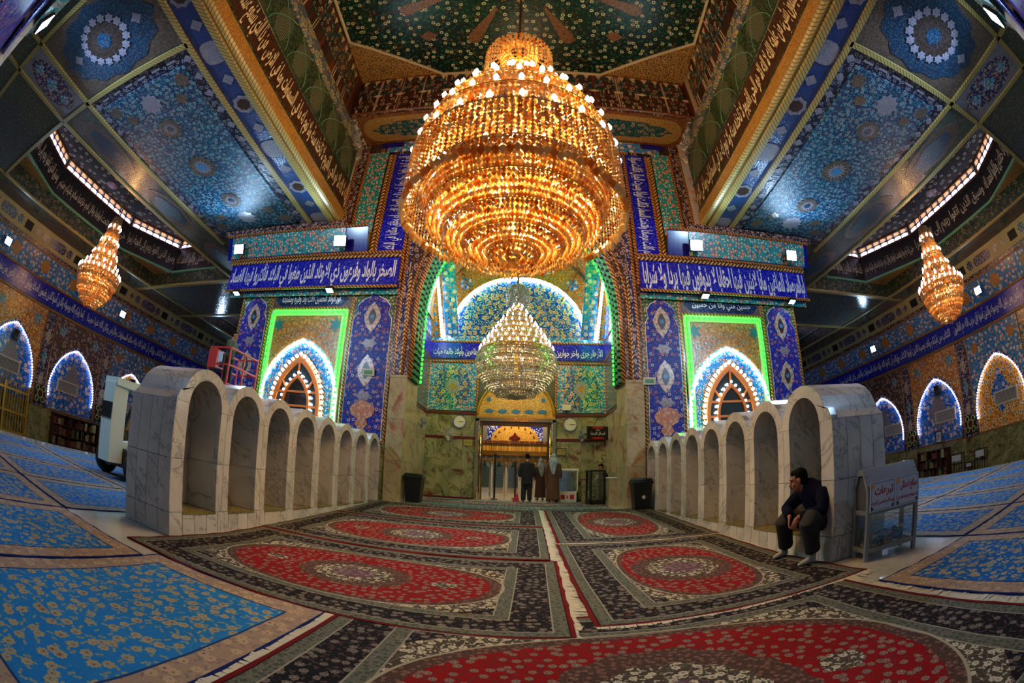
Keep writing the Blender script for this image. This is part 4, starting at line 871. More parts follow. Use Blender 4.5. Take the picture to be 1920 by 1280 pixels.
# ---- courtyard walls on both sides
def sidewall(s):
    x=-29.3 if s<0 else 27.1; k=1.0
    Fm=(lambda y,z,o=0: fr((x-s*o,y,z),(0,1,0),(0,0,1))) if s<0 else (lambda y,z,o=0: fr((x-s*o,y,z),(0,-1,0),(0,0,1)))
    W=MB().box(min(x,x+s*.5),max(x,x+s*.5),-9,36,-1.3,11.4).ob('wall_left' if s<0 else 'wall_right',m_gm2); struct(W)
    ys=[4,10,16,22,28] if s<0 else [6.6,12.55,18.5,24.5,30.5]
    slabs(W,Fm(13.5,-.1),22.4,1.08,36,2,m_gm,.03,.02)
    fills=['ob','bo','bb','ot','bo'] if s<0 else ['bb','ot','bo','bb','ot']
    for i,yc in enumerate(ys):
        fc=fills[i]
        wall=m_ochre2 if (fc=='bo') else (m_azure if fc=='ot' else m_brown)
        ins=m_tympo if fc[0]=='o' else m_tympb
        if s<0 and i==2: wall=m_brown
        aw=2.2; z0,za=2.3,5.3
        A=[(-aw,1.0)]+arch(aw,z0,za,10)+[(aw,1.0)]
        B=[(-2.55,1.0)]+[(max(-2.55,min(2.55,a*1.9)),6.9) for a,z in arch(aw,z0,za,10)]+[(2.55,1.0)]
        MB().strip(A,B,0,.06).ob('arch_surround',wall,Fm(yc,0),W)
        MB().prism(A,0,.02).ob('arch_tympanum',ins,Fm(yc,0,.0),W)
        o=[(-aw-.16,1.0)]+arch(aw+.16,z0,za+.22,10)+[(aw+.16,1.0)]
        MB().strip(A,o,0,.1).ob('arch_border',m_indigo,Fm(yc,0,.02),W)
        # cobalt/cream diamond behind the grille
        poly_panel(W,'diamond_ornament',Fm(yc,3.2,.03),[(0,-1.4),(.85,-.1),(0,1.35),(-.85,-.1)],m_cwhite if fc[0]=='b' else m_tympb,.02)
        poly_panel(W,'wall_star',Fm(yc+1.7,6.1,.07),star(.35,8,.8),m_azure2 if fc!='ot' else m_ochre,.02); poly_panel(W,'wall_star',Fm(yc-1.7,6.1,.07),star(.35,8,.8),m_azure2 if fc!='ot' else m_ochre,.02)
        # pilaster between the bays
        yp=yc+3.0
        pan(W,'pilaster',Fm(yp,3.95),.42,2.95,m_indigo,.12)
        for zc in (2.6,4.0,5.4): poly_panel(W,'pilaster_lozenge',Fm(yp,zc,.12),vesica(.22,.5),m_lozenge if zc!=4.0 else m_azure2,.02)
        for e in(-1,1): rope(W,Fm(yp+e*.5,3.95,.08),5.9,.11,None,True)
        yy=[(x-s*.14,yc+a,z) for a,z in [(-aw+.06,1.9)]+arch(aw-.0,z0,za-.02,14)+[(aw-.06,1.9)]]
        nmn={1:'nearest',2:'middle',3:'farthest'}.get(i)
        if nmn: leds('led_wall_arch','white light string round the %s lit arch of the %s wall'%(nmn,'left' if s<0 else 'right'),yy,.17,e_strip,.055,'light strings round the wall arches')
    rope(W,Fm(13.5,6.98,.06),44,.13); rope(W,Fm(13.5,1.04,.05),44,.1)
    pan(W,'script_band',Fm(13.5,7.72),22.4,.62,m_script,.08)
    T1='إنما وليكم الله ورسوله والذين آمنوا الذين يقيمون الصلاة ويؤتون الزكاة وهم راكعون ومن يتول الله ورسوله والذين آمنوا فإن حزب الله هم الغالبون'
    for yc in (9,23): script(W,Fm(yc,7.72,.09),T1 if yc==9 else 'الكتاب من قبلكم ولقد وصينا الذين أوتوا الكتاب وإياكم أن اتقوا الله ولله ملك السماوات والأرض وكان الله غنيا حميدا',13.6,.95,m_calliw)
    rope(W,Fm(13.5,8.42,.08),44,.14)
    # turquoise cove leaning out, chevron, cream frieze with vents
    M=fr((x-s*.25,13.5,9.2),(0,1,0) if s<0 else (0,-1,0),(-s*.3,0,.95)); pan(W,'cove_band',M,22.4,.75,m_azure,.04)
    for y in range(2,34,3): poly_panel(W,'cove_roundel',M@Matrix.Translation(((y-13.5)*(1 if s<0 else -1),0,.04)),star(.45,10,.85),m_ochre,.02)
    M=fr((x-s*.5,13.5,10.05),(0,1,0) if s<0 else (0,-1,0),(-s*.3,0,.95)); pan(W,'chevron_band',M,22.4,.16,m_chev,.05); rope(W,M@Matrix.Translation((0,-.2,.04)),44,.12)
    M=fr((x-s*.75,13.5,10.62),(0,1,0) if s<0 else (0,-1,0),(-s*.25,0,.9)); fr_=pan(W,'cream_frieze',M,22.4,.45,m_cream_frieze,.05)
    sg=1 if s<0 else -1
    for j in range(7):
        y0=3+j*5.2
        for dy,kind in ((0,'v'),(1.0,'q'),(1.75,'s'),(3.1,'L'),(4.3,'s')):
            Mk=M@Matrix.Translation(((y0+dy-13.5)*sg,0,.05))
            if kind=='v':
                MB().box(-.36,.36,-.26,.26,-.02,.02).ob('vent',m_vent,Mk,fr_)
            elif kind=='L': poly_panel(fr_,'frieze_cartouche',Mk,[(-.75,-.22),(-.6,-.3),(.6,-.3),(.75,-.22),(.82,0),(.75,.22),(.6,.3),(-.6,.3),(-.75,.22),(-.82,0)],m_orn,.02)
            else: poly_panel(fr_,'frieze_star',Mk,star(.33 if kind=='s' else .24,8 if kind=='s' else 4,.72),m_orn,.02)
    for e in(-.47,.47): MB().box(-22.4,22.4,-.06,.06,0,.12).ob('frieze_moulding',m_cream_frieze,M@Matrix.Translation((0,e,0)),fr_)
    return W
WL=sidewall(-1); WR=sidewall(1)
# far end wall of the aisles and rear piers of the bay behind the camera
o=MB().box(-30,-4.9,36,36.4,-1.3,11.4).box(4.2,28,36,36.4,-1.3,11.4).ob('wall_far',m_brown); struct(o)
for s in(-1,1):
    a,b=sorted((X(s,4.5),X(s,12.2)))
    Wb=MB().box(a,b,-5,-.9,0,11.1).ob('wall_rear_left' if s<0 else 'wall_rear_right',m_gm2); struct(Wb)
    pan(Wb,'tile_panel',fr(((a+b)/2,-.9,5.3),(-1,0,0),(0,0,1)),(b-a)/2-.1,2.9,m_cobalt,.04)
    pan(Wb,'script_band',fr(((a+b)/2,-.75,8.86),(-1,0,0),(0,0,1)),(b-a)/2+.4,.6,m_script,.1)
    pan(Wb,'cove_panel',fr(((a+b)/2,-.3,10.2),(-1,0,0),(0,.32,.95)),(b-a)/2+.6,.6,m_turq,.04)
    M=fr((X(s,12.2),-2.9,5.6),(0,1,0) if s>0 else (0,-1,0),(0,0,1))
    pan(Wb,'side_panel',M,2.0,5.4,m_azure,.05)
    for k in range(3): rope(Wb,M@Matrix.Translation((0,2+k*1.4,.05)),4,.3)
    MB().tube([(0,0,0),(0,0,11)],.3,12).ob('corner_column',m_wm,Matrix.Translation((X(s,12.2)+s*.05,-.75,0)),Wb)

# ---- marble arcades of niches
def arcade(s):
    xf=-4.94 if s<0 else 4.22; y0=4.73 if s<0 else 4.93; n=8; P=1.225 if s<0 else 1.242
    xb=xf+s*1.2
    lab='long white marble arcade of eight arched niches on the %s'%('left of the rugs' if s<0 else 'right where a man sits')
    AC=thing('marble_arcade',lab,'arcade',Matrix.Translation((xf,y0,0)),'marble niche arcades')
    Fm=(lambda y,z,o=0: fr((xf-s*o,y,z),(0,1,0),(0,0,1))) if s<0 else (lambda y,z,o=0: fr((xf-s*o,y,z),(0,-1,0),(0,0,1)))
    sg=1 if s<0 else -1
    hwn=.43; zs=2.04; Ro=P/2; dep=.75; zsill=.37
    y1=y0+.13+n*P
    # plinth
    PB=MB().box(min(xf+s*.02,xb),max(xf+s*.02,xb),y0+.02,y1,0,zsill-.03).ob('plinth',m_joint,None,AC)
    slabs(PB,Fm((y0+y1)/2,zsill/2,-.02),(y1-y0)/2,zsill/2,int((y1-y0)/.31),1,m_wm,.02,.008,'plinth_slab')
    # end wall facing the camera
    E=MB().box(min(xf,xb)+.02,max(xf,xb)-.02,y0+.02,y0+.2,zsill-.03,2.03).ob('end_wall',m_joint,None,AC)
    Fe=lambda z: F_front((xf+xb)/2,y0+.02,z)
    slabs(E,Fe(zsill/2),.6,zsill/2,4,1,m_wm,.02,.008,'end_slab'); slabs(E,Fe(.77),.6,.4,4,1,m_wm,.02,.008,'end_slab'); slabs(E,Fe(1.605),.6,.435,4,1,m_wm,.02,.008,'end_slab')
    for i in range(n):
        yc=y0+.13+P*(i+.5)
        first=i==0; ya=yc-P/2-(.13 if first else 0); yb=yc+P/2
        # core behind the slabs: back wall and barrel
        hl=lambda y:(y-yc)*sg
        prof=[(ya,zs-.08),(ya+.14 if first else ya,zs+.06)] if first else [(ya,zs+.16)]
        arc=[]
        for k in range(11):
            t=pi-k*pi/10; yy=yc+Ro*cos(t); zz=zs+Ro*sin(t)
            if (yy>ya+.02 or True): arc.append((yy,max(zz,zs+.16)))
        ol=([(ya,zs),(ya+.13,zs+.12)]+[q for q in arc if q[0]>ya+.14] if first else [(ya,zs)]+arc)+[(yb,zs)]
        # barrel roof slab
        mb=MB(); m=len(ol); mb.add([(xf,y,z) for y,z in ol]+[(xb,y,z) for y,z in ol],[(j,j+1,m+j+1,m+j) for j in range(m-1)]+[tuple(range(m,2*m))])
        BY_=mb.ob('niche_bay',m_wm,None,AC)
        # arch face: ring between the niche opening and the barrel outline
        inner=[(yc+hwn*cos(pi-k*pi/14),zs+hwn*sin(pi-k*pi/14)) for k in range(15)]; zend=zs+.16
        outp=[]
        import bisect
        ys_=[p[0] for p in ol[1:-1]] if False else None
        for (yy,zz) in inner:
            t=(yy-(yc-hwn))/(2*hwn); yo=ya+(yb-ya)*t
            # height of outline at yo
            zz2=zs
            for (p,q),(p2,q2) in zip(ol,ol[1:]):
                if p<=yo<=p2+1e-6: zz2=q+(q2-q)*((yo-p)/(p2-p) if p2>p else 1)
            outp.append((yo,max(zz2,zs+(.05 if first and yo<ya+.02 else .16))))
        inner=[inner[0]]+inner+[inner[-1]]; outp=[(ya,zs)]+outp+[(yb,zs)]
        A=[(hl(y),z) for y,z in inner]; B=[(hl(y),z) for y,z in outp]
        MB().strip(A,B,-.12,0).ob('arch_face',m_wm,Fm(yc,0),BY_)
        # piers left and right of the opening, in two slabs each
        for (p0,p1) in ((ya,yc-hwn),(yc+hwn,yb)):
            for (z0,z1) in ((zsill,1.18),(1.18,zs)):
                MB().bevbox(-(p1-p0)/2+.003,(p1-p0)/2-.003,-(z1-z0)/2+.003,(z1-z0)/2-.003,-.1,0,.005).ob('pier_slab',m_wm,Fm((p0+p1)/2,(z0+z1)/2),BY_)
        # niche lining: back wall slabs, reveals, vault and sill
        slabs(BY_,Fm(yc,zsill+.4,-dep),hwn,.4,2,1,m_wm,.02,.006,'back_slab'); slabs(BY_,Fm(yc,1.6,-dep),hwn,.43,2,1,m_wm,.02,.006,'back_slab')
        MB().prism([(-hwn,2.02),(hwn,2.02)]+[(hwn*cos(k*pi/12),zs+hwn*sin(k*pi/12)) for k in range(13)],0,.02).ob('back_lunette',m_wm,Fm(yc,0,-dep),BY_)
        for e in(-1,1):
            for z0,z1 in((zsill,1.18),(1.18,zs)):
                xa_,xb_=sorted((xf+s*.1,xf+s*dep)); yy=yc+e*hwn
                MB().box(xa_,xb_,min(yy,yy+e*.02),max(yy,yy+e*.02),z0+.003,z1-.003).ob('reveal_slab',m_wm,None,BY_)
        vb=[(yc+hwn*cos(pi-k*pi/12),zs+hwn*sin(pi-k*pi/12)) for k in range(13)]
        for q in range(3):
            xa_=xf+s*(.1+q*.217); xb_=xf+s*(.1+(q+1)*.217-.006)
            MB().add([(xa_,y,z) for y,z in vb]+[(xb_,y,z) for y,z in vb],[(j,j+1,13+j+1,13+j) for j in range(12)]).ob('vault_course',m_wm,None,BY_,True)
        xa_,xb_=sorted((xf-s*.01,xf+s*dep)); MB().box(xa_,xb_,yc-hwn+.003,yc+hwn-.003,zsill-.035,zsill).ob('sill',m_sill,None,BY_)
    MB().box(*sorted((xf+s*.78,xb)),y0+.2,y1,zsill-.03,zs+.1).ob('core_wall',m_wm,None,AC)
    MB().box(*sorted((xf+s*.1,xb)),y1-.02,y1+.0,zsill-.03,zs+.1).ob('far_wall',m_wm,None,AC)
    return AC
arcade(-1); arcade(1)
# ================================================================ lamps
def floodlight(loc,aim,label,group,power,sz=.25,spot=150,col=(.70,.85,1)):
    aim=Vector(aim).normalized(); q=aim.to_track_quat('Z','Y').to_matrix().to_4x4(); M=Matrix.Translation(loc)@q
    o=thing('floodlight',label,'floodlight',M,group)
    MB().box(-sz-.03,sz+.03,-sz*.8-.03,sz*.8+.03,-.12,0).ob('housing',m_black,M,o)
    MB().box(-sz,sz,-sz*.8,sz*.8,0,.012).ob('led_panel',e_flood,M,o)
    MB().tube([(-sz-.06,0,-.05),(-sz-.06,0,-.28),(sz+.06,0,-.28),(sz+.06,0,-.05)],.015,6).ob('bracket',m_black,M,o)
    l=light('flood_lamp','SPOT',Vector(loc)+aim*.06,power,col,.18,o,aim,R(spot))
    return o
FP=1750
for s,sd in((-1,'left'),(1,'right')):
    a1,a2=(-7.45,-12.75) if s<0 else (6.55,11.25)
    floodlight((a1,14.05,9.98),(-s*.05,-1,-.35),'square blue-white floodlight at the inner end of the %s pier cove'%sd,'pier floodlights',FP)
    floodlight((a2,14.05,9.98),(-s*.05,-1,-.35),'square blue-white floodlight at the outer end of the %s pier cove'%sd,'pier floodlights',FP)
    for a,w_ in ((a1+ -s*-.25,'inner'),(a2+s*-.2,'outer')):
        floodlight((a,14.52,8.02),(0,-.35,-1),'small white downlight under the script band, %s one on the %s pier'%(w_,sd),'downlights under the script bands',60,.13,140)
    x=-28.4 if s<0 else 26.2
    for i,y in enumerate((7.0,19.1,31) if s<0 else (12.4,24.0)):
        floodlight((x,y,9.0),(-s,0,-.25),'floodlight in the cove of the %s wall, number %s from the camera'%(sd,('one','two','three')[i]),'wall floodlights',520)
    floodlight((X(s,12.1)+s*.05,-.15,9.97),(-s*.1,1,-.3),'round white floodlight at the top %s corner, on the rear pier'%sd,'rear pier floodlights',FP*2.2,.3,112)

# ---- chandeliers
def chandelier(name,label,x,y,ztop,z_hang,tiers,bowl,crown,bulb_r,power,col,drops,seed,cmat,rings_m=None,group=None,emat=None,dens=1.0):
    rn=random.Random(seed); emat=emat or e_bulb
    o=thing(name,label,'chandelier',Matrix.Translation((x,y,bowl[-1][1])),group); M=Matrix.Translation((x,y,0))
    MB().tube([(0,0,ztop),(0,0,z_hang)],.045,8).ob('rod',m_loz,M,o)
    MB().lathe([(.02,ztop-.25),(.25,ztop-.2),(.4,ztop-.05),(.42,ztop)],20).ob('canopy',m_gold,M,o,True)
    MB().tube([(0,0,z_hang),(0,0,bowl[-1][1]+.3)],.07,10).ob('stem',m_gold,M,o)
    for r,z in [(q[0],q[1]) for q in tiers]+list(bowl[:-1]): MB().tube([(r*cos(2*pi*k/36),r*sin(2*pi*k/36),z) for k in range(36)],.02,5,True).ob('hoop',m_gold,M,o)
    bm=MB().lathe([(.004,bulb_r*2.6),(bulb_r*.55,bulb_r*1.6),(bulb_r,bulb_r*.5),(bulb_r*.8,-bulb_r*.4),(.004,-bulb_r*.8)],7).mesh('bulb',emat,True)
    for r,z,nb in tiers:
        for k in range(nb):
            t=2*pi*(k+.5)/nb+r; p=(x+r*cos(t),y+r*sin(t),z+.1)
            link('bulb',bm,Matrix.Translation(p),o)
    for r,z,nb in tiers:
        me=MB().tube([(r*.35,0,z-.12),(r*.7,0,z-.2),(r*.95,0,z-.1),(r,0,z+.03)],.014,4).mesh('arm',m_gold)
        for k in range(nb): link('arm',me,M@Matrix.Rotation(2*pi*(k+.5)/nb+r,4,'Z'),o)
    c=MB()
    def strand(x0,y0,z0,x1,y1,z1,sag,b,gap):
        L=math.dist((x0,y0,z0),(x1,y1,z1)); n=max(2,int(L/gap))
        for i in range(n):
            t=(i+.5)/n; s_=-sag*4*t*(1-t)
            c.bead(x0+(x1-x0)*t,y0+(y1-y0)*t,z0+(z1-z0)*t+s_,b*rn.uniform(.7,1.25),b*rn.uniform(1.2,2.2))
    B=drops['b']; gap=drops['gap']
    # drapes between successive tiers, pendants from every hoop
    tt=sorted(tiers,key=lambda q:-q[1])
    if crown:
        r,z0,z1=crown; n=int(46*dens)
        for k in range(n):
            t=2*pi*k/n; strand(r*cos(t),r*sin(t),z0,r*cos(t),r*sin(t),z1-rn.random()*.15,0,B*.9,gap)
        for k in range(30):
            t=2*pi*k/30; strand(.25*cos(t),.25*sin(t),z0+.32,r*cos(t),r*sin(t),z0,.0,B,gap*.6)
        for k in range(int(40*dens)):
            t=2*pi*k/(40*dens); strand(r*.6*cos(t),r*.6*sin(t),z0+.1,tt[0][0]*cos(t)*.8,tt[0][0]*sin(t)*.8,tt[0][1]+.2,.05,B*.9,gap*1.3)
    for (r0,za,_),(r1,zb,_) in zip(tt,tt[1:]):
        n=int(2*pi*max(r0,r1)/drops['sp'])
        for k in range(n):
            t=2*pi*(k+rn.random()*.5)/n; strand(r0*cos(t),r0*sin(t),za,r1*cos(t),r1*sin(t),zb,.12,B,gap)
    for r,z,_ in tiers:
        n=int(2*pi*r/drops['sp']*1.15); ln=drops['len']
        for k in range(n):
            t=2*pi*(k+rn.random()*.4)/n; q=r*rn.uniform(.93,1.0); strand(q*cos(t),q*sin(t),z-.03,q*cos(t),q*sin(t),z-ln*rn.uniform(.7,1.1),0,B*.9,gap)
    for (r0,za),(r1,zb) in zip(bowl,bowl[1:]):
        n=int(2*pi*r0/drops['sp']*1.5)
        for k in range(n):
            t=2*pi*(k+rn.random()*.4)/n; strand(r0*cos(t),r0*sin(t),za,r1*cos(t),r1*sin(t),zb,.05,B,gap)
        for k in range(n):
            t=2*pi*k/n; L=drops['len']*.5; strand(r0*cos(t),r0*sin(t),za,r0*cos(t),r0*sin(t),za-L*rn.uniform(.6,1.2),0,B*.8,gap)
    f=drops.get('fringe')
    if f:
        r,z0,z1,n=f
        for k in range(n):
            t=2*pi*k/n; e=z1+rn.random()*.12; strand(r*cos(t),r*sin(t),z0,r*cos(t),r*sin(t),e,0,B*.75,gap*.8); c.bead(r*cos(t),r*sin(t),e-.06,B*1.7,B*3)
    # filling of loose pendants inside
    for k in range(int(drops.get('fill',0))):
        i=rn.randrange(len(tt)); r,z,_=tt[i]; q=r*math.sqrt(rn.random())*.97; t=rn.random()*2*pi
        zz=z-rn.random()*drops['len']*.9; c.bead(q*cos(t),q*sin(t),zz,B*rn.uniform(.7,1.5),B*rn.uniform(1.2,3))
    stuff(c.ob('crystal_strands',cmat,M,o))
    for q in power:
        if len(q)==3: light('chandelier_glow','POINT',(x,y,q[0]),q[2],col,q[1],o)
        else:
            for k in range(q[4]): light('chandelier_glow','POINT',(x+q[3]*cos(2*pi*k/q[4]),y+q[3]*sin(2*pi*k/q[4]),q[0]),q[2],col,q[1],o)
    return o
WARM=(1.0,.76,.42)
chandelier('chandelier','huge domed gold crystal chandelier hanging in the nave before the great arch','x' and -.31,7.65,18.42,13.0,
  [(.45,10.8,8),(.85,10.58,14),(1.28,10.2,20),(1.66,9.7,24),(1.98,9.1,26),(2.2,8.45,28),(2.3,7.8,24),(1.4,9.0,14),(1.2,7.7,14),(1.75,7.2,20)],
  [(2.0,7.1),(1.78,6.5),(1.4,6.1),(.95,5.88),(.45,5.74),(.06,5.68)],(.92,12.4,11.4),.06,
  [(10.0,.4,2900),(9.0,.5,2800),(6.7,.5,2600),(12.0,.3,1300),(8.4,.25,1450,1.75,6),(9.4,.2,750,1.3,5),(7.2,.2,750,1.3,5)],WARM,{'b':.05,'gap':.12,'sp':.125,'len':.55,'fringe':(2.3,7.8,6.5,120),'fill':3400},3,m_cry)
chandelier('chandelier','teardrop clear crystal chandelier hanging inside the portal recess','x' and -.43,17.5,13.15,9.3,
  [(.22,8.45,6),(.42,8.2,10),(.62,7.9,14),(.82,7.62,18),(1.02,7.34,22),(1.2,7.06,26),(1.38,6.8,28),(1.52,6.55,30)],
  [(1.62,6.4),(1.66,6.05),(1.55,5.6),(1.25,5.15),(.8,4.85),(.1,4.65)],(.5,9.2,8.75),.036,
  [(7.4,.4,700),(6.2,.5,700)],(1,.86,.6),{'b':.036,'gap':.095,'sp':.105,'len':.3,'fill':1100},5,m_cry2,None,None,e_bulb2)
for s,x,dn in((-1,-21.5,'left'),(1,20.05,'right')):
    chandelier('chandelier','slim tiered gold chandelier hanging from the %s aisle lantern'%dn,x,11.85,14.46,11.5,
      [(.42,10.9,8),(.62,10.05,12),(.85,9.3,14),(1.1,8.75,14),(1.42,8.35,26)],[(1.3,8.1),(1.15,7.6),(.85,7.1),(.45,6.8),(.06,6.65)],(.35,11.3,10.95),.062,
      [(10.2,.2,380),(9.3,.3,540),(7.9,.4,800)],WARM,{'b':.06,'gap':.15,'sp':.17,'len':.4,'fill':400},11+s,m_cry,None,'tiered aisle chandeliers',e_bulb2)

ZI=.37
# ================================================================ rugs and carpets
def rug(name,label,x0,x1,y0,y1,mat,rz=0,th=.016,z=None,group=None,fr_r=False,fr_f=False,skew=0):
    cx,cy=(x0+x1)/2,(y0+y1)/2; hw,hh=(x1-x0)/2,(y1-y0)/2
    zz=0 if z is None else z
    M=Matrix.Translation((cx,cy,zz+.004))@Matrix.Rotation(rz,4,'Z')
    dz=(lambda yy: 0) if z is not None else (lambda yy: zr(yy+cy))
    n=16; vs=[]; 
    for i in range(n+1):
        for j in range(n+1):
            a,b=-hw+2*hw*i/n,-hh+2*hh*j/n; e=(i in(0,n)) or (j in(0,n))
            vs.append((a+(.012*sin(j*2.1+cx) if i in(0,n) else 0),b+(.014*sin(i*1.7+cy) if j in(0,n) else 0),th+.003*sin(i*1.3+j*2.2)+dz(b)))
    m=(n+1)
    fs=[(i*m+j,(i+1)*m+j,(i+1)*m+j+1,i*m+j+1) for i in range(n) for j in range(n)]
    bo=[i*m for i in range(n+1)]+[n*m+j for j in range(1,n+1)]+[i*m+n for i in range(n-1,-1,-1)]+[j for j in range(n-1,0,-1)]
    k=len(vs); vs+=[(vs[q][0],vs[q][1],dz(vs[q][1])) for q in bo]; nb=len(bo)
    fs+=[(bo[q],k+q,k+(q+1)%nb,bo[(q+1)%nb]) for q in range(nb)]
    o=MB().add(vs,fs).ob(name,mat,M); tag(o,label,'rug' if 'rug' in name else 'carpet',group)
    rn=random.Random(int(cx*100+cy*37))
    def fringe(p,q,out):
        mb=MB(); p=Vector(p); q=Vector(q); L=(q-p).length; u=(q-p)/L; t=0
        while t<L:
            w_=rn.uniform(.02,.05); ln=rn.uniform(.1,.19); a=p+u*t; b=p+u*min(L,t+w_); c_=Vector(out)*ln+u*rn.uniform(-.03,.03)
            mb.add([(a.x,a.y,th+dz(a.y)),(b.x,b.y,th+dz(b.y)),(b.x+c_.x,b.y+c_.y,.006+dz(b.y)),(a.x+c_.x,a.y+c_.y,.006+dz(a.y))],[(0,1,2,3)]); t+=w_+.004
        stuff(mb.ob('fringe',m_fringe,M,o))
    if fr_r: fringe((hw,-hh,0),(hw,hh,0),(1,0,0))
    if fr_f: fringe((-hw,-hh,0),(hw,-hh,0),(0,-1,0))
    if fr_r=='l': fringe((-hw,hh,0),(-hw,-hh,0),(-1,0,0))
    return o
LX0,LX1=-4.9,.54
mA=redrug('red_medallion_rug_wide',(LX1-LX0)/2,1.76)
rug('rug','red oval medallion rug in the left column, nearest the camera',LX0,LX1,3.78,7.28,mA,R(-1.2),.018,None,'red medallion rugs',True)
rug('rug','red oval medallion rug in the left column, middle of the three',LX0+.02,LX1-.05,7.33,10.92,mA,R(-.4),.016,None,'red medallion rugs',True)
rug('rug','red oval medallion rug in the left column, farthest of the three',LX0+.04,LX1-.05,10.97,14.5,mA,0,.016,None,'red medallion rugs',True)
rug('rug','red medallion rug in the right column by the seated man',.68,4.14,4.02,8.72,redrug('red_medallion_rug_right',1.73,2.35,(.62,.68)),R(.6),.018,None,'red medallion rugs',False,True)
rug('rug','red medallion rug in the right column, far one before the waste bin',.68,4.17,8.8,14.55,redrug('red_medallion_rug_far',1.745,2.88,(.62,.8)),R(.2),.016,None,'red medallion rugs',False,True)
rug('rug','large red medallion rug across the bottom of the picture',-1.72,3.68,.1,4.36,redrug('red_medallion_rug_front',2.7,2.13,(.72,.86)),R(-.8),.014,0,'red medallion rugs','l')
def runner(name,bg):
    g=Gr(name); u,v,_=g.oc(); c=flor(g,u,v,7,bg,('8a9a98','5a7070','6a3a3a','a0a8a0'),'7a8a88',.2)
    c=g.mx(abs(abs(v)-.62)<.07,c,'6a1a1e'); c=g.mx(abs(v)>.8,c,'3a6a68'); return g.bsdf(c,.95,spec=.1)
rug('rug','narrow teal runner lying across the portal threshold',-3.7,3.0,14.72,16.3,runner('teal_runner','2c5a5c'),0,.014,ZI,'portal runners')
rug('rug','dull red runner deeper inside the portal, under the standing people',-3.9,3.1,16.4,18.2,runner('red_runner','4a2028'),0,.014,ZI,'portal runners')
rug('rug','grey-teal runner against the back of the portal recess',-3.9,3.1,18.3,19.6,runner('grey_runner','3a4c50'),0,.014,ZI,'portal runners')
# blue prayer carpets in rows
blues=['1a70b8','1769b4','155fa8','1256a0']
mats={}
def bc(x0,x1,y0,y1,label,sh):
    k=(round((x1-x0)/2,3),round((y1-y0)/2,3),sh)
    if k not in mats: mats[k]=bluecarpet('blue_carpet_%d'%len(mats),blues[sh],k[0],k[1])
    return rug('prayer_carpet',label,x0,x1,y0,y1,mats[k],0,.012,0,'blue prayer carpets')
on=['first','second','third','fourth','fifth','sixth','seventh']
LB=[-1.78,-4.2,-6.42,-8.7,-10.9,-13.12,-15.3]
YS=[(-.85,.3),(.33,3.53),(3.56,6.82),(6.85,10.1),(10.13,13.3),(13.33,14.95)]
rows=['behind the camera','in the front row','in the second row','in the third row','in the fourth row','in the far row']
for i in range(6):
    for j,(a,b) in enumerate(YS):
        if i<2 and j>=2: continue
        if j==0 or abs(LB[i+1])<1.25*a: continue
        yb=3.80 if (i==0 and j==1) else b
        bc(LB[i+1]+.01,LB[i]-.01,a,yb,'blue floral prayer carpet left of the red rugs, %s strip out, %s'%(on[i],rows[j]),0 if i==0 else (1 if i<2 else (2 if (i+j)%2 else 1)))
RB=[3.86,6.0,8.1,10.0,11.9,13.7,15.4]
for i in range(6):
    for j,(a,b) in enumerate(YS):
        if i<1 and j>=2: continue
        if j==0 or RB[i+1]<1.08*a: continue
        a2,b2=a,b
        bc(RB[i]+.01,RB[i+1]-.01,a2,b2,'deep blue prayer carpet right of the red rugs, %s strip out, %s'%(on[i],rows[j]),3 if i<2 else (2 if i<4 else 1))
# ================================================================ people
K=1.25
def etube(mb,pts,rad,side=(0,1,0),n=12):
    # tube of elliptical sections (ra along side, rb across), capped round
    pts=[Vector(p) for p in pts]; side=Vector(side).normalized(); m=len(pts); b=len(mb.v)
    for i,p in enumerate(pts):
        d=(pts[min(i+1,m-1)]-pts[max(i-1,0)]).normalized(); s=(side-d*side.dot(d))
        s=s.normalized() if s.length>1e-5 else d.orthogonal().normalized(); q=d.cross(s)
        ra,rb=rad[i] if isinstance(rad[i],(tuple,list)) else (rad[i],rad[i])
        for k in range(n):
            t=2*pi*k/n; mb.v.append(tuple(p+s*ra*cos(t)+q*rb*sin(t)))
    for i in range(m-1):
        for k in range(n): mb.f.append((b+i*n+k,b+i*n+(k+1)%n,b+(i+1)*n+(k+1)%n,b+(i+1)*n+k))
    mb.f.append(tuple(b+k for k in range(n-1,-1,-1))); mb.f.append(tuple(b+(m-1)*n+k for k in range(n)))
    return mb
def ell(mb,c,ax,r,n=12,m=8):
    # ellipsoid with local axes ax (3 vectors) and radii r
    c=Vector(c); t=MB().sph((0,0,0),1,n,m); b=len(mb.v)
    for v in t.v: mb.v.append(tuple(c+ax[0]*v[0]*r[0]+ax[1]*v[1]*r[1]+ax[2]*v[2]*r[2]))
    mb.f+=[tuple(b+i for i in f) for f in t.f]
def organic(name,mb,vox,mat,parent,sm=4):
    me=mb.mesh('tmp',None); o=bpy.data.objects.new('tmp',me)
    r=o.modifiers.new('r','REMESH'); r.mode='VOXEL'; r.voxel_size=vox
    s=o.modifiers.new('s','SMOOTH'); s.factor=.5; s.iterations=sm
    out=evaluated(o); bpy.data.objects.remove(o); bpy.data.meshes.remove(me)
    out.name=name; out.materials.clear(); out.materials.append(mat); out.polygons.foreach_set('use_smooth',[True]*len(out.polygons))
    return link(name,out,None,parent)
def axes(f,up=(0,0,1)):
    f=Vector(f).normalized(); u=Vector(up); u=(u-f*u.dot(f)).normalized(); r=f.cross(u); return r,f,u
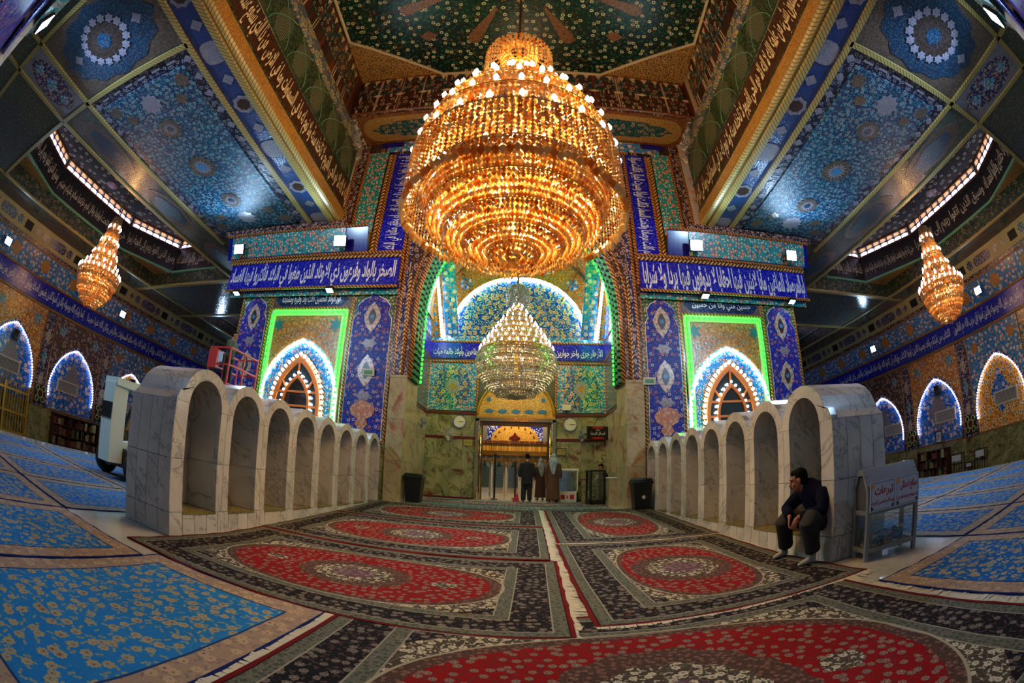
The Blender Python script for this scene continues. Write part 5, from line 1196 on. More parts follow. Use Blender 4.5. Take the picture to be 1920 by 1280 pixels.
def head(mb,c,f,up=(0,0,1),k=K):
    r,f,u=axes(f,up); c=Vector(c); A=(r,f,u)
    P=lambda a,b,d: c+r*a*k+f*b*k+u*d*k
    ell(mb,P(0,-.012,.03),A,(.075*k,.094*k,.088*k)); ell(mb,P(0,.022,-.045),A,(.058*k,.07*k,.075*k)); ell(mb,P(0,.062,-.092),A,(.028*k,.026*k,.024*k))
    etube(mb,[P(0,.088,.012),P(0,.1,-.012),P(0,.116,-.034),P(0,.094,-.046)],[.010*k,.013*k,.017*k,.016*k],r,8)
    ell(mb,P(0,.078,.028),A,(.058*k,.018*k,.012*k)); ell(mb,P(0,.085,-.066),A,(.026*k,.016*k,.011*k))
    for e in(-1,1):
        ell(mb,P(e*.076,-.008,-.008),A,(.011*k,.020*k,.034*k)); ell(mb,P(e*.04,.062,-.03),A,(.024*k,.02*k,.02*k))
    return P,A
def face(o,P,A,k=K,mou=True):
    m=MB()
    for e in(-1,1): m2=MB(); ell(m2,P(e*.031,.0835,.006),A,(.013*k,.008*k,.007*k),8,5); m2.ob('eye',m_black,None,o,True)
    for e in(-1,1): m2=MB(); etube(m2,[P(e*.012,.097,.026),P(e*.034,.096,.032),P(e*.054,.082,.025)],[.004*k,.006*k,.003*k],A[0],6); m2.ob('eyebrow',m_hair,None,o,True)
    if mou: m2=MB(); etube(m2,[P(-.03,.092,-.064),P(-.012,.106,-.055),P(.012,.106,-.055),P(.03,.092,-.064)],[.005*k,.009*k,.009*k,.005*k],A[2],6); m2.ob('moustache',m_hair,None,o,True)
def hairpiece(o,P,A,k=K,mat=None,fringe=True):
    m=MB(); ell(m,P(0,-.022,.040),A,(.080*k,.092*k,.086*k)); ell(m,P(0,-.05,-.012),A,(.076*k,.058*k,.07*k))
    if fringe: ell(m,P(0,.035,.085),A,(.058*k,.05*k,.03*k))
    h=organic('hair',m,.016,mat or m_hair,o,3); return h
def hand(mb,w,d,nrm,k=K,curl=.5,thumb=1,spread=.02):
    # palm leaves wrist w along d; nrm is the palm's outward back direction; five separate fingers
    r,f,u=axes(d,nrm); w=Vector(w)
    etube(mb,[w,w+f*.035*k,w+f*.09*k],[(.028*k,.017*k),(.040*k,.016*k),(.042*k,.014*k)],r,10)
    for i,(off,L) in enumerate(((-.031,.066),(-.0105,.078),(.0105,.074),(.031,.058))):
        p=w+f*.085*k+r*off*k; dirs=[]; a=0; pts=[p]
        for j,seg in enumerate((.45,.32,.23)):
            a+=curl*(.55+.25*j); p=p+(f*cos(a)-u*sin(a)+r*off*spread*8)*L*seg*k; pts.append(p)
        mb.tube(pts,[.0088*k,.0085*k,.0078*k,.0062*k],8)
    p=w+f*.028*k+r*thumb*.036*k; q=p+(f*.6+r*thumb*.75-u*.25).normalized()*.034*k; t=q+(f*.9+r*thumb*.2-u*.4).normalized()*.03*k
    mb.tube([p,q,t],[.0115*k,.0105*k,.0075*k],8)
def foot(mb,heel,toe,k=K,z=.0):
    h=Vector(heel); t=Vector(toe); d=(t-h); L=d.length
    etube(mb,[h+Vector((0,0,.045*k)),h+d*.3+Vector((0,0,.045*k)),h+d*.65+Vector((0,0,.032*k)),t+Vector((0,0,.018*k))],[(.032*k,.04*k),(.036*k,.045*k),(.043*k,.032*k),(.026*k,.018*k)],Vector((0,0,1)).cross(d),10)

# ---- man seated in the first niche of the right arcade
SM=thing('person','man in navy jacket and charcoal trousers sitting hunched in a marble niche','person',Matrix.Translation((4.25,5.45,0)))
fdir=Vector((-.72,.66,-.22)); hc=Vector((4.0,5.55,1.24))
mb=MB(); KH=1.42; Ph,Ah=head(mb,hc,fdir,(-.25,.1,1),KH)
neck=Vector((4.13,5.49,1.06)); etube(mb,[neck+Vector((.06,-.03,-.1)),neck,hc+Vector((.02,-.01,-.08))],[(.10,.09),.078,.07],(0,1,0))
etube(mb,[(4.5,5.45,.50),(4.42,5.45,.72),(4.28,5.46,.95),(4.17,5.48,1.06)],[(.19,.14),(.17,.13),(.19,.13),(.14,.1)],(0,1,0))
hipL,hipR=Vector((4.47,5.32,.52)),Vector((4.47,5.58,.52)); knL,knR=Vector((3.86,5.10,.70)),Vector((3.86,5.75,.69)); anL,anR=Vector((4.02,5.15,.14)),Vector((4.04,5.93,.14))
for h_,kn,an in((hipL,knL,anL),(hipR,knR,anR)): etube(mb,[h_,(h_+kn)/2,kn,(kn+an)/2,an],[.085,.075,.06,.055,.045],(0,1,0))
shL,shR=Vector((4.22,5.22,1.04)),Vector((4.18,5.74,1.02)); elL,elR=Vector((4.12,5.08,.78)),Vector((3.98,5.86,.79)); wrL,wrR=Vector((3.86,5.38,.70)),Vector((3.83,5.55,.70))
for a,b,c in((shL,elL,wrL),(shR,elR,wrR)): etube(mb,[a,(a+b)/2,b,(b+c)/2,c],[.065,.06,.052,.045,.034],(0,1,0))
hand(mb,wrL,(-.35,.16,-.9),(-.6,-.6,.1),K,.45,-1); hand(mb,wrR,(-.25,-.22,-.92),(-.7,.5,.1),K,.45,1)
organic('body',mb,.0105,m_skin,SM,3)
face(SM,Ph,Ah,KH); hairpiece(SM,Ph,Ah,KH)
mb=MB()
etube(mb,[(4.5,5.45,.50),(4.47,5.45,.58),(4.40,5.45,.76),(4.28,5.46,.96),(4.19,5.48,1.07),(4.13,5.49,1.14),(4.09,5.50,1.19)],[(.28,.23),(.29,.24),(.28,.24),(.30,.22),(.26,.18),(.16,.14),(.115,.11)],(0,1,0),16)
for a,b,c in((shL,elL,wrL),(shR,elR,wrR)): etube(mb,[a+Vector((.04,0,.0)),(a+b)/2,b,(b+c)/2,c+(b-c)*.12],[.125,.115,.105,.092,.072],(0,1,0))
organic('jacket',mb,.018,m_navyc,SM,5)
mb=MB(); etube(mb,[(4.34,5.47,.62),(4.24,5.48,.86),(4.13,5.49,1.03)],[(.10,.12),(.10,.10),(.07,.08)],(0,1,0)); organic('shirt',mb,.018,m_shirt,SM,3)
mb=MB()
etube(mb,[(4.62,5.45,.47),(4.5,5.45,.50),(4.36,5.45,.53)],[(.22,.11),(.25,.14),(.22,.12)],(0,1,0),14)
for h_,kn,an in((hipL,knL,anL),(hipR,knR,anR)): etube(mb,[h_,(h_+kn)/2,kn+Vector((.03,0,.0)),kn+Vector((-.01,0,-.06)),(kn+an)/2,an+Vector((.0,0,.06))],[(.17,.14),(.16,.14),(.135,.13),(.14,.14),(.135,.13),(.13,.13)],(0,1,0))
organic('trousers',mb,.018,m_trous,SM,5)
for hl,te,zz in(((4.08,5.16,.025),(3.74,5.12,.025),0),((4.10,5.97,.025),(3.78,5.89,.025),0)):
    mb=MB(); foot(mb,hl,te); etube(mb,[(hl[0]-.05,hl[1],.04),(hl[0]-.055,hl[1],.2)],[.055,.06],(0,1,0)); organic('sock',mb,.014,m_sock,SM,3)

# ---- people standing in the portal, seen from behind
def standing(x,y,z,h,label,robe,scarf=None,hairm=None,legs=False,turn=0):
    k=h/1.75; o=thing('person',label,'person',T(x,y,z,turn)); S=lambda a,b,c: tuple(T(x,y,z,turn)@Vector((a*k,b*k,c*k)))
    f=T(0,0,0,turn)@Vector((0,1,0)); sd=T(0,0,0,turn)@Vector((1,0,0))
    mb=MB(); Pq,Aq=head(mb,S(0,.02,1.62),f,(0,0,1),k)
    etube(mb,[S(0,0,1.38),S(0,0,1.46),S(0,.01,1.56)],[.07*k,.055*k,.052*k],sd)
    etube(mb,[S(0,0,.9),S(0,0,1.1),S(0,0,1.35),S(0,0,1.44)],[(.15*k,.1*k),(.13*k,.09*k),(.17*k,.1*k),(.09*k,.07*k)],sd)
    for e in(-1,1):
        etube(mb,[S(e*.19,0,1.38),S(e*.235,-.02,1.12),S(e*.245,.03,.86)],[.05*k,.042*k,.03*k],sd); hand(mb,S(e*.245,.03,.86),T(0,0,0,turn)@Vector((0,.15,-1)),T(0,0,0,turn)@Vector((e,0,0)),k,.3,1 if e<0 else -1)
        etube(mb,[S(e*.09,0,.92),S(e*.1,.01,.5),S(e*.1,-.02,.08)],[.085*k,.06*k,.045*k],sd)
    organic('body',mb,.016*k,m_skin,o,2)
    mb=MB()
    if legs:
        etube(mb,[S(0,0,.62),S(0,0,.95),S(0,0,1.15),S(0,0,1.36),S(0,0,1.45)],[(.20*k,.14*k),(.19*k,.135*k),(.175*k,.12*k),(.215*k,.125*k),(.1*k,.09*k)],sd,14)
    else:
        etube(mb,[S(0,0,.10),S(0,0,.5),S(0,0,.95),S(0,0,1.15),S(0,0,1.36),S(0,0,1.45)],[(.25*k,.19*k),(.225*k,.17*k),(.20*k,.145*k),(.19*k,.13*k),(.22*k,.13*k),(.1*k,.09*k)],sd,14)
    for e in(-1,1): etube(mb,[S(e*.17,0,1.39),S(e*.24,-.02,1.12),S(e*.25,.02,.90)],[.08*k,.07*k,.065*k],sd)
    organic('robe' if not legs else 'shirt',mb,.022*k,robe,o,4)
    if legs:
        mb=MB()
        for e in(-1,1): etube(mb,[S(e*.085,0,.85),S(e*.1,.01,.5),S(e*.11,-.01,.06)],[.115*k,.09*k,.085*k],sd)
        organic('trousers',mb,.02*k,robe,o,3)
    for e in(-1,1):
        mb=MB(); foot(mb,S(e*.11,-.08,.0),S(e*.13,.16,.0),k); mb.ob('shoe',m_black,None,o,True)
    hairpiece(o,Pq,Aq,k,hairm,False)
    if scarf:
        mb=MB(); ell(mb,Pq(0,-.02,.03),Aq,(.105*k,.115*k,.125*k)); etube(mb,[S(0,-.03,1.6),S(0,-.1,1.48),S(.0,-.15,1.25),S(.02,-.17,1.0)],[(.1*k,.07*k),(.17*k,.07*k),(.12*k,.04*k),(.05*k,.02*k)],sd,12); etube(mb,[S(-.17,0,1.42),S(0,-.03,1.46),S(.17,0,1.42)],[.06*k,.09*k,.06*k],(0,0,1)); organic('head_scarf',mb,.018*k,scarf,o,3)
    return o
standing(.12,19.0,ZI+.02,2.13,'man in black seen from behind, tallest of the three at the doorway',m_blackc,None,None,True)
standing(.78,21.2,ZI,1.98,'short figure in a dark maroon robe with a patterned scarf, beyond the doorway',m_maroonc,m_scarf,None,False,.2)
standing(1.22,18.7,ZI+.02,2.1,'man in a long brown robe and pale grey head scarf at the doorway',m_brownc,m_scarf,None,False,-.15)
# ================================================================ furniture and fittings
# ---- glass donation box by the right arcade
DB=thing('donation_box','grey metal and glass donation box with red lettered signs beside the right arcade','donation box',T(4.44,4.40,0,R(-15.5)))
MD=T(4.44,4.40,0,R(-15.5)); D_=lambda mb,n,m,sm=False: mb.ob(n,m,MD,DB,sm)
Lb,Wb_,H1=.96,.46,1.02
for x in(0,Lb-.06):
    for y in(0,Wb_-.06): D_(MB().bevbox(x,x+.06,y,y+.06,0,H1,.004),'post',m_steel)
for z in(.12,.64): 
    for y in(0.005,Wb_-.055): D_(MB().box(.05,Lb-.05,y,y+.05,z,z+.06),'rail',m_steel)
    for x in(.005,Lb-.055): D_(MB().box(x,x+.05,.05,Wb_-.05,z,z+.06),'rail',m_steel)
D_(MB().box(.05,Lb-.05,.05,Wb_-.05,.13,.15),'floor_tray',m_steel)
for x,xx in((-.01,.05),(Lb-.05,Lb+.01)):   # end frames with chamfered heads
    o_=[(0,H1-.04),(0,H1),(.13,1.24),(Wb_-.13,1.24),(Wb_,H1),(Wb_,H1-.04)]; i_=[(.06,H1-.04),(.06,H1-.03),(.16,1.18),(Wb_-.16,1.18),(Wb_-.06,H1-.03),(Wb_-.06,H1-.04)]
    MB().strip(i_,o_,0,.06).ob('end_head',m_steel,MD@fr((x,0,0),(0,1,0),(0,0,1)),DB)
roof=[(0,H1),(.13,1.24),(Wb_-.13,1.24),(Wb_,H1)]
for (a,b),(c,d) in zip(roof,roof[1:]): D_(MB().add([(0,a,b),(Lb,a,b),(Lb,c,d),(0,c,d),(0,a,b+.02),(Lb,a,b+.02),(Lb,c,d+.02),(0,c,d+.02)],[(0,1,2,3),(7,6,5,4),(0,4,5,1),(2,6,7,3),(1,5,6,2),(3,7,4,0)]),'roof_sheet',m_steel)
D_(MB().box(.1,Lb-.1,Wb_/2-.04,Wb_/2+.04,1.25,1.27),'coin_slot',m_chrome)
for nm,v in (('front',(.06,Lb-.06,.02,.025,.18,.64)),('back',(.06,Lb-.06,Wb_-.025,Wb_-.02,.18,.64)),('left',(.02,.025,.06,Wb_-.06,.18,.64)),('right',(Lb-.025,Lb-.02,.06,Wb_-.06,.18,.64))): D_(MB().box(*v),'glass_pane',m_glass)
m_smoke=simple('smoked_panel','4a4a4c',.2); D_(MB().box(.02,.03,.06,Wb_-.06,.7,1.16),'end_panel',m_smoke); D_(MB().box(Lb-.03,Lb-.02,.06,Wb_-.06,.7,1.16),'end_panel',m_smoke)
m_signw=simple('pale_blue_sign','b4c0d4',.4); m_redink=simple('red_ink','a81018',.6); m_blueink=simple('dark_ink','10141c',.6)
for i,(t1,t2) in enumerate((('تبرعات','توسعة الحرم الحسيني الشريف'),('مبالغ اهدائى','جهت توسعه حرم مطهر امام حسين'))):
    cx=.02+.235+i*.47; Ms=MD@fr((cx,-.012,.88),(1,0,0),(0,0,1))
    S_=MB().box(-.23,.23,-.2,.2,0,.01).ob('sign_board',m_signw,Ms,DB)
    if i==0: S_['label']='pale sign with red Arabic lettering'
    link('lettering',text_mesh(t1,.34,.15,.013,m_redink,True,.03),Ms@Matrix.Translation((.02,.06,0)),S_); link('lettering',text_mesh(t2,.42,.1,.013,m_redink,True,.02),Ms@Matrix.Translation((0,-.09,0)),S_)
    for a,b in((-.2,-.17),(.19,-.17)):
        for q in range(3): MB().prism(star(.018,4,.5),0,.004).ob('corner_mark',m_blueink,Ms@Matrix.Translation((a+(q%2)*.02*(1 if a<0 else -1),b+q*.014,.01)),S_)
    MB().prism([(.03*cos(t*pi/6),.03*sin(t*pi/6)) for t in range(12)],0,.004).ob('emblem',m_orangewood,Ms@Matrix.Translation((-.19,.14,.01)),S_)
    MB().strip([(-.215,-.185),(.215,-.185),(.215,.185),(-.215,.185),(-.215,-.185)],[(-.208,-.178),(.208,-.178),(.208,.178),(-.208,.178),(-.208,-.178)],.009,.012).ob('sign_border',m_lozblue,Ms,S_)
notem=[simple('note_%d'%i,c,.8) for i,c in enumerate(('9a8470','6a7a70','8a5a34','9aa0a8','a8a08a','5a4a42','4a7a6a','b8b4a8'))]
rn=random.Random(21); meN=[]
for m in notem:
    mb=MB(); vs=[]
    for i in range(4):
        for j in range(2): vs.append(((i/3-.5)*.13,(j-.5)*.06,.012*sin(i*1.9)+.004*j))
    mb.add(vs,[(i*2,i*2+2,i*2+3,i*2+1) for i in range(3)]); meN.append(mb.mesh('banknote',m))
for k in range(90):
    a,b=rn.uniform(.1,Lb-.1),rn.uniform(.08,Wb_-.1); h=.17+rn.random()*.2*(1-.4*abs(b-.23)/.23)
    M=MD@Matrix.Translation((a,b,h))@Matrix.Rotation(rn.uniform(0,6.3),4,'Z')@Matrix.Rotation(rn.uniform(-1.1,1.1),4,'X')@Matrix.Rotation(rn.uniform(-.6,.6),4,'Y')
    o=link('banknote',meN[k%8],M); tag(o,'crumpled banknote lying in the glass donation box','banknote','banknotes in the donation box')

# ---- bins
def bin_(x,y,z,label):
    o=thing('waste_bin',label,'bin',T(x,y,z),'waste bins at the portal'); M=T(x,y,z)
    MB().add([(a*.25,b*.22,0) for a,b in((-1,-1),(1,-1),(1,1),(-1,1))]+[(a*.32,b*.28,.85) for a,b in((-1,-1),(1,-1),(1,1),(-1,1))],[(0,3,2,1),(4,5,6,7),(0,1,5,4),(1,2,6,5),(2,3,7,6),(3,0,4,7)]).ob('body',m_black,M,o)
    MB().bevbox(-.36,.36,-.31,.31,.85,.93,.03).ob('rim',m_black,M,o); MB().bevbox(-.33,.33,-.29,.29,.93,1.03,.06).ob('lid',m_black,M,o)
    MB().tube([(-.2,-.33,.9),(.2,-.33,.9)],.025,6).ob('handle',m_black,M,o)
    return o
b=bin_(-3.82,15.3,ZI+.018,'black plastic waste bin beside the left portal pillar')
b=bin_(3.84,14.3,.375,'black plastic waste bin with a small pale emblem by the right pillar')
MB().prism(star(.085,5,.5),0,.005).ob('emblem',m_white,fr((3.86,14.01,.78),(1,0,0),(0,.12,1)),b)

# ---- fittings of the portal recess
def clock(x,z,y,label,grp,r=.3):
    o=thing('wall_clock',label,'clock',F_front(x,y,z),grp); M=F_front(x,y,z)
    MB().prism([(r*cos(t*pi/16),r*sin(t*pi/16)) for t in range(32)],0,.05).ob('case',m_chrome,M,o); MB().prism([(r*.9*cos(t*pi/16),r*.9*sin(t*pi/16)) for t in range(32)],.05,.055).ob('dial',m_white,M,o)
    for k in range(12): MB().box(-.012,.012,r*.74,r*.84,.055,.06).ob('hour_mark',m_black,M@Matrix.Rotation(k*pi/6,4,'Z'),o)
    MB().box(-.012,.012,-.03,r*.7,.06,.065).ob('hand',m_black,M@Matrix.Rotation(-pi/2,4,'Z'),o); MB().box(-.015,.015,-.02,r*.45,.066,.07).ob('hand',m_black,M@Matrix.Rotation(-pi*.52,4,'Z'),o)
clock(-2.97,3.88,BY-.02,'round white wall clock left of the portal doorway','portal clocks'); clock(2.02,3.86,BY-.02,'round white wall clock right of the portal doorway','portal clocks')
def fan(M,label):
    o=thing('wall_fan',label,'fan',M,'portal wall fans')
    for r in(.26,.2,.13,.06): MB().tube([(r*cos(k*pi/12),r*sin(k*pi/12),.28+.06*(1-(r/.26)**2)) for k in range(24)],.008,5,True).ob('guard_ring',m_steel,M,o)
    for k in range(16): MB().tube([(.04*cos(k*pi/8),.04*sin(k*pi/8),.34),(.26*cos(k*pi/8),.26*sin(k*pi/8),.28)],.005,4).ob('guard_wire',m_steel,M,o)
    for k in range(3): MB().prism([(.03,-.02),(.2,-.07),(.23,.04),(.12,.09),(.03,.03)],.26,.268).ob('blade',m_smoke,M@Matrix.Rotation(k*2*pi/3,4,'Z'),o)
    MB().lathe([(.01,.05),(.08,.06),(.09,.2),(.03,.25)],12).ob('motor',m_white,M,o,True); MB().box(-.06,.06,-.25,-.1,0,.08).ob('bracket',m_white,M,o); MB().tube([(0,-.15,.06),(0,-.05,.1)],.025,6).ob('arm',m_white,M,o)
fan(fr((-4.5,18.2,3.55),(.5,.85,0),(0,0,1)),'grey wall fan on the left side wall of the portal recess')
fan(fr((-3.45,BY-.02,3.25),(.85,.2,0),(0,.2,1)),'dark wall fan left of the doorway under the clock')
fan(fr((2.55,BY-.02,3.35),(1,0,0),(0,.1,1)),'grey wall fan between the right clock and the black sign')
def sign(M,hw,hh,t,label,bg,ink,cat='sign',th=.06,fsz=(1.5,.5),frame=None):
    o=thing('sign',label,cat,M); MB().box(-hw,hw,-hh,hh,0,th).ob('board',bg,M,o)
    if frame: MB().strip([(-hw,-hh),(hw,-hh),(hw,hh),(-hw,hh),(-hw,-hh)],[(-hw+.03,-hh+.03),(hw-.03,-hh+.03),(hw-.03,hh-.03),(-hw+.03,hh-.03),(-hw+.03,-hh+.03)],0,th+.01).ob('frame',frame,M,o)
    for i,(s_,yy,ww,hh2) in enumerate(t): link('lettering',text_mesh(s_,ww,hh2,th+.006,ink,True,.01),M@Matrix.Translation((0,yy,0)),o)
    return o
m_signb=simple('black_sign_face','160c0a',.3); m_yellow=simple('yellow_sign','8a8438',.5)
so=sign(fr((3.15,19.2,3.42),(1,.25,0),(0,-.06,1)),.5,.3,[('المسائل الشرعية',-.02,.7,.16),('ديوان',.14,.2,.07)],'black sign board with white Arabic lettering right of the doorway',m_signb,m_calliw,'sign',.08)
for e in(-.22,.24): MB().prism([(.3*cos(t*pi/8),.05*sin(t*pi/8)) for t in range(16)],.08,.085).ob('ornament',m_redink,fr((3.15,19.2,3.42),(1,.25,0),(0,-.06,1))@Matrix.Translation((0,e,0)),so)
sign(F_front(1.62,BY-.02,2.62),.22,.17,[('دخول الرجال',.05,.32,.08),('مكتبة',-.07,.24,.07)],'small yellow sign just right of the brass door frame',m_yellow,m_blueink,'sign',.02,None,m_black)
sign(F_front(-2.55,BY-.02,2.95),.2,.14,[('مخرج الزائرين',.0,.3,.08)],'small yellow plate just left of the brass door frame',m_yellow,m_blueink,'sign',.02)
o=thing('loudspeaker','small white box loudspeaker under the right arabesque panel','loudspeaker',F_front(1.85,BY-.02,4.62)); MB().box(-.17,.17,-.12,.12,0,.22).ob('box',m_white,F_front(1.85,BY-.02,4.62),o); MB().tube([(0,-.1,.1),(0,-.28,.02)],.03,6).ob('bracket',m_black,F_front(1.85,BY-.02,4.62),o)
for s,sd,x,z in((-1,'left',-5.72,4.93),(1,'right',4.37,4.83)):
    M=fr((x,14.93,z),(1,.1*s,0),(0,-.3,1)); o=thing('wall_tablet','small pale tilted panel with a green screen on the inner edge of the %s pier'%sd,'display',M,'pier tablets')
    MB().bevbox(-.24,.24,-.13,.13,0,.05,.01).ob('case',m_white,M,o); MB().box(-.17,.17,-.07,.07,.05,.055).ob('screen',m_ledge,M,o); MB().tube([(0,0,0),(0,.05,-.1)],.03,6).ob('arm',m_white,M,o)
# white glazed cabinet, dark pedestal, black-framed donation box, counter with a clerk
def gbox(x,y,w_,d_,h_,base,frame,label,cat,notes,rz=0,name='display_cabinet'):
    M=T(x,y,ZI,rz); o=thing(name,label,cat,M)
    for a in(-w_/2,w_/2-.06):
        for b in(-d_/2,d_/2-.06): MB().box(a,a+.06,b,b+.06,0,h_).ob('post',frame,M,o)
    MB().box(-w_/2,w_/2,-d_/2,d_/2,0,base).ob('base',frame,M,o); MB().bevbox(-w_/2-.02,w_/2+.02,-d_/2-.02,d_/2+.02,h_,h_+.08,.02).ob('top',frame,M,o)
    for v in((-w_/2+.06,w_/2-.06,-d_/2+.02,-d_/2+.03,base,h_),(-w_/2+.06,w_/2-.06,d_/2-.03,d_/2-.02,base,h_),(-w_/2+.02,-w_/2+.03,-d_/2+.06,d_/2-.06,base,h_),(w_/2-.03,w_/2-.02,-d_/2+.06,d_/2-.06,base,h_)): MB().box(*v).ob('glass_pane',m_glass,M,o)
    rn=random.Random(int(x*100))
    for k in range(notes):
        hh=base+.02+rn.random()*(h_-base)*.55; Mn=M@Matrix.Translation((rn.uniform(-.4,.4)*(w_-.25),rn.uniform(-.4,.4)*(d_-.25),hh))@Matrix.Rotation(rn.uniform(0,6),4,'Z')@Matrix.Rotation(rn.uniform(-1.2,1.2),4,'X')
        q=link('banknote',meN[[6,1,4,7][k%4]] if 'black' in label else meN[k%8],Mn); tag(q,'loose banknote piled in the %s'%('black-framed donation box of the portal' if 'black' in label else 'white cabinet of the portal'),'banknote','banknotes in the portal boxes')
    return o
o=gbox(1.86,19.25,.9,.5,1.4,.5,m_white,'white framed glass cabinet behind the man in the brown robe','cabinet',16)
for a in(-.2,.2): MB().box(a-.09,a+.09,-.012,0,.15,.35).ob('red_print',m_redink,T(1.86,19.0,ZI),o)
MB().box(-.03,.03,-.012,0,.18,.32).ob('red_print',m_redink,T(1.86,19.0,ZI),o)
o=thing('pedestal','dark stone pedestal with a red cloth between the white cabinet and black donation box','pedestal',T(2.62,18.75,ZI)); MB().box(-.2,.2,-.2,.2,0,1.0).ob('shaft',m_gm,T(2.62,18.75,ZI),o); MB().bevbox(-.24,.24,-.24,.24,1.0,1.06,.02).ob('cap',m_redst,T(2.62,18.75,ZI),o); MB().box(-.04,.0,-.1,.1,1.06,1.3).ob('leaflet',m_white,T(2.62,18.75,ZI)@Matrix.Rotation(.4,4,'Y'),o)
gbox(2.82,17.5,.62,.55,1.32,.2,m_black,'black-framed glass donation box half full of greenish banknotes','donation box',44,R(12),'donation_box')
o=thing('counter','narrow onyx counter against the right side wall of the recess','counter',T(3.42,17.2,ZI)); MB().box(-.2,.25,-.5,.5,0,1.05).ob('body',m_gm2,T(3.42,17.2,ZI),o); MB().bevbox(-.24,.26,-.54,.54,1.05,1.1,.02).ob('top',m_white,T(3.42,17.2,ZI),o)
CP=thing('person','clerk in dark clothes bending over the counter at the right of the recess','person',T(3.3,18.45,ZI))
mb=MB(); Pq,Aq=head(mb,(3.2,18.45,ZI+1.52),(-.8,-.5,-.3)); etube(mb,[(3.35,18.51,ZI+.05),(3.35,18.51,ZI+.9),(3.32,18.50,ZI+1.2),(3.24,18.47,ZI+1.38)],[(.2,.15),(.22,.15),(.22,.14),(.08,.08)],(0,1,0))
for e in(-1,1): etube(mb,[(3.32,18.50+e*.2,ZI+1.22),(3.2,18.45+e*.26,ZI+1.02),(3.2,18.25+e*.12,ZI+1.12)],[.07,.06,.04],(0,1,0)); hand(mb,(3.2,18.23+e*.12,ZI+1.13),(-.1,-1,0),(0,0,1),K,.2,e)
organic('body',mb,.02,m_skin,CP,2); hairpiece(CP,Pq,Aq); face(CP,Pq,Aq)
mb=MB(); etube(mb,[(3.35,18.51,ZI+.02),(3.35,18.51,ZI+.9),(3.32,18.50,ZI+1.2),(3.27,18.48,ZI+1.33)],[(.25,.2),(.27,.2),(.27,.19),(.12,.11)],(0,1,0))
for e in(-1,1): etube(mb,[(3.32,18.50+e*.2,ZI+1.22),(3.2,18.45+e*.27,ZI+1.02),(3.2,18.29+e*.13,ZI+1.11)],[.1,.085,.07],(0,1,0))
organic('coat',mb,.025,m_blackc,CP,3)
# dark service door on the left wall of the recess
D3=struct(MB().box(-.04,.04,-.45,.45,0,3.1).ob('door_2',m_wood,Matrix.Translation((xl+.03,16.95,ZI)))); MB().box(-.02,.02,-.05,.05,1.4,1.6).ob('door_handle',m_brass,Matrix.Translation((xl+.08,16.65,ZI)),D3)
# barrier posts beyond the doorway, small red marker
for x,y,h_,mt,lb in((-1.35,20.6,2.05,m_iron,'thin black barrier post just inside the doorway'),(-.42,21.6,1.75,m_wood,'reddish barrier post just inside the doorway')):
    o=thing('barrier_post',lb,'post',T(x,y,ZI)); MB().lathe([(.01,.06),(.1,.05),(.17,.02),(.17,0)],16).ob('base',mt,T(x,y,ZI),o); MB().tube([(0,0,.02),(0,0,h_)],.045,10).ob('shaft',mt,T(x,y,ZI),o); MB().lathe([(.045,h_),(.07,h_+.04),(.002,h_+.16)],12).ob('finial',mt,T(x,y,ZI),o,True)
o=MB().add([(-.16,0,0),(.16,0,0),(.05,.02,.42),(0,.3,0)],[(0,1,2),(1,3,2),(3,0,2),(0,3,1)]).ob('floor_marker',m_redink,T(-.32,19.0,ZI+.02)); tag(o,'small folded red marker standing on the carpet before the doorway','marker')
# ---- inner shrine room seen through the doorway
RW=struct(MB().box(-3.2,2.6,27.0,27.3,.33,8).box(-3.3,-3.0,BY+.5,27.2,.33,8).box(2.4,2.7,BY+.5,27.2,.33,8).ob('wall_shrine',m_silver))
struct(MB().box(-3.3,2.7,BY+.4,27.3,7.5,7.8).ob('ceiling_shrine',m_cmirror))
Z=thing('shrine_screen','silver and gold grilled shrine screen seen through the doorway','shrine screen',T(-.5,24.6,ZI)); yz=24.0
MB().box(-3.0,2.4,yz+.15,yz+1.0,ZI,3.4).ob('core',m_white,None,Z)
m_ggrid=simple('green_backing','1a6a44',.4)
for k in range(5):
    x=-2.15+k*.78
    MB().box(x-.3,x+.3,-.02,.0,0,.0).ob if False else None
    P=MB().prism([(-.27,-.65),(.27,-.65),(.27,.42),(.1,.55),(0,.85),(-.1,.55),(-.27,.42)],0,.04).ob('grille_backing',m_ggrid,F_front(x,yz+.12,1.5),Z)
    for i in range(7): MB().box(-.008,.008,-.65,.5,.04,.06).ob('grille_bar',m_silver,F_front(x-.24+i*.08,yz+.12,1.5),P)
    for j in range(14): MB().box(-.27,.27,-.008,.008,.04,.06).ob('grille_bar',m_silver,F_front(x,yz+.12,.9+j*.08),P)
    MB().strip([(.34*cos(pi-t*pi/10),.34*sin(pi-t*pi/10)) for t in range(11)],[(.4*cos(pi-t*pi/10),.4*sin(pi-t*pi/10)) for t in range(11)],0,.05).ob('arch_moulding',m_white,F_front(x,yz+.1,2.1),Z)
    MB().tube([(x+.39,yz+.08,ZI),(x+.39,yz+.08,2.2)],.05,8).ob('colonnette',m_white,None,Z)
    MB().lathe([(.01,.0),(.06,.05),(.09,.15),(.02,.2)],8).ob('gilt_pendant',m_gold,Matrix.Translation((x+.39,yz+.02,2.1)),Z,True)
for z0,z1,m,th in((2.3,2.62,m_goldt,.25),(2.62,2.85,m_gold,.35),(2.85,3.25,m_goldt,.45),(3.25,3.4,m_loz,.5)): MB().box(-3.0,2.4,yz+.2-th,yz+.3,z0,z1).ob('cornice',m,None,Z)
for k in range(12): MB().box(-.14,.14,-.05,.05,0,.02).ob('enamel_plaque',m_lozblue,F_front(-2.7+k*.42,yz-.06,2.52),Z)
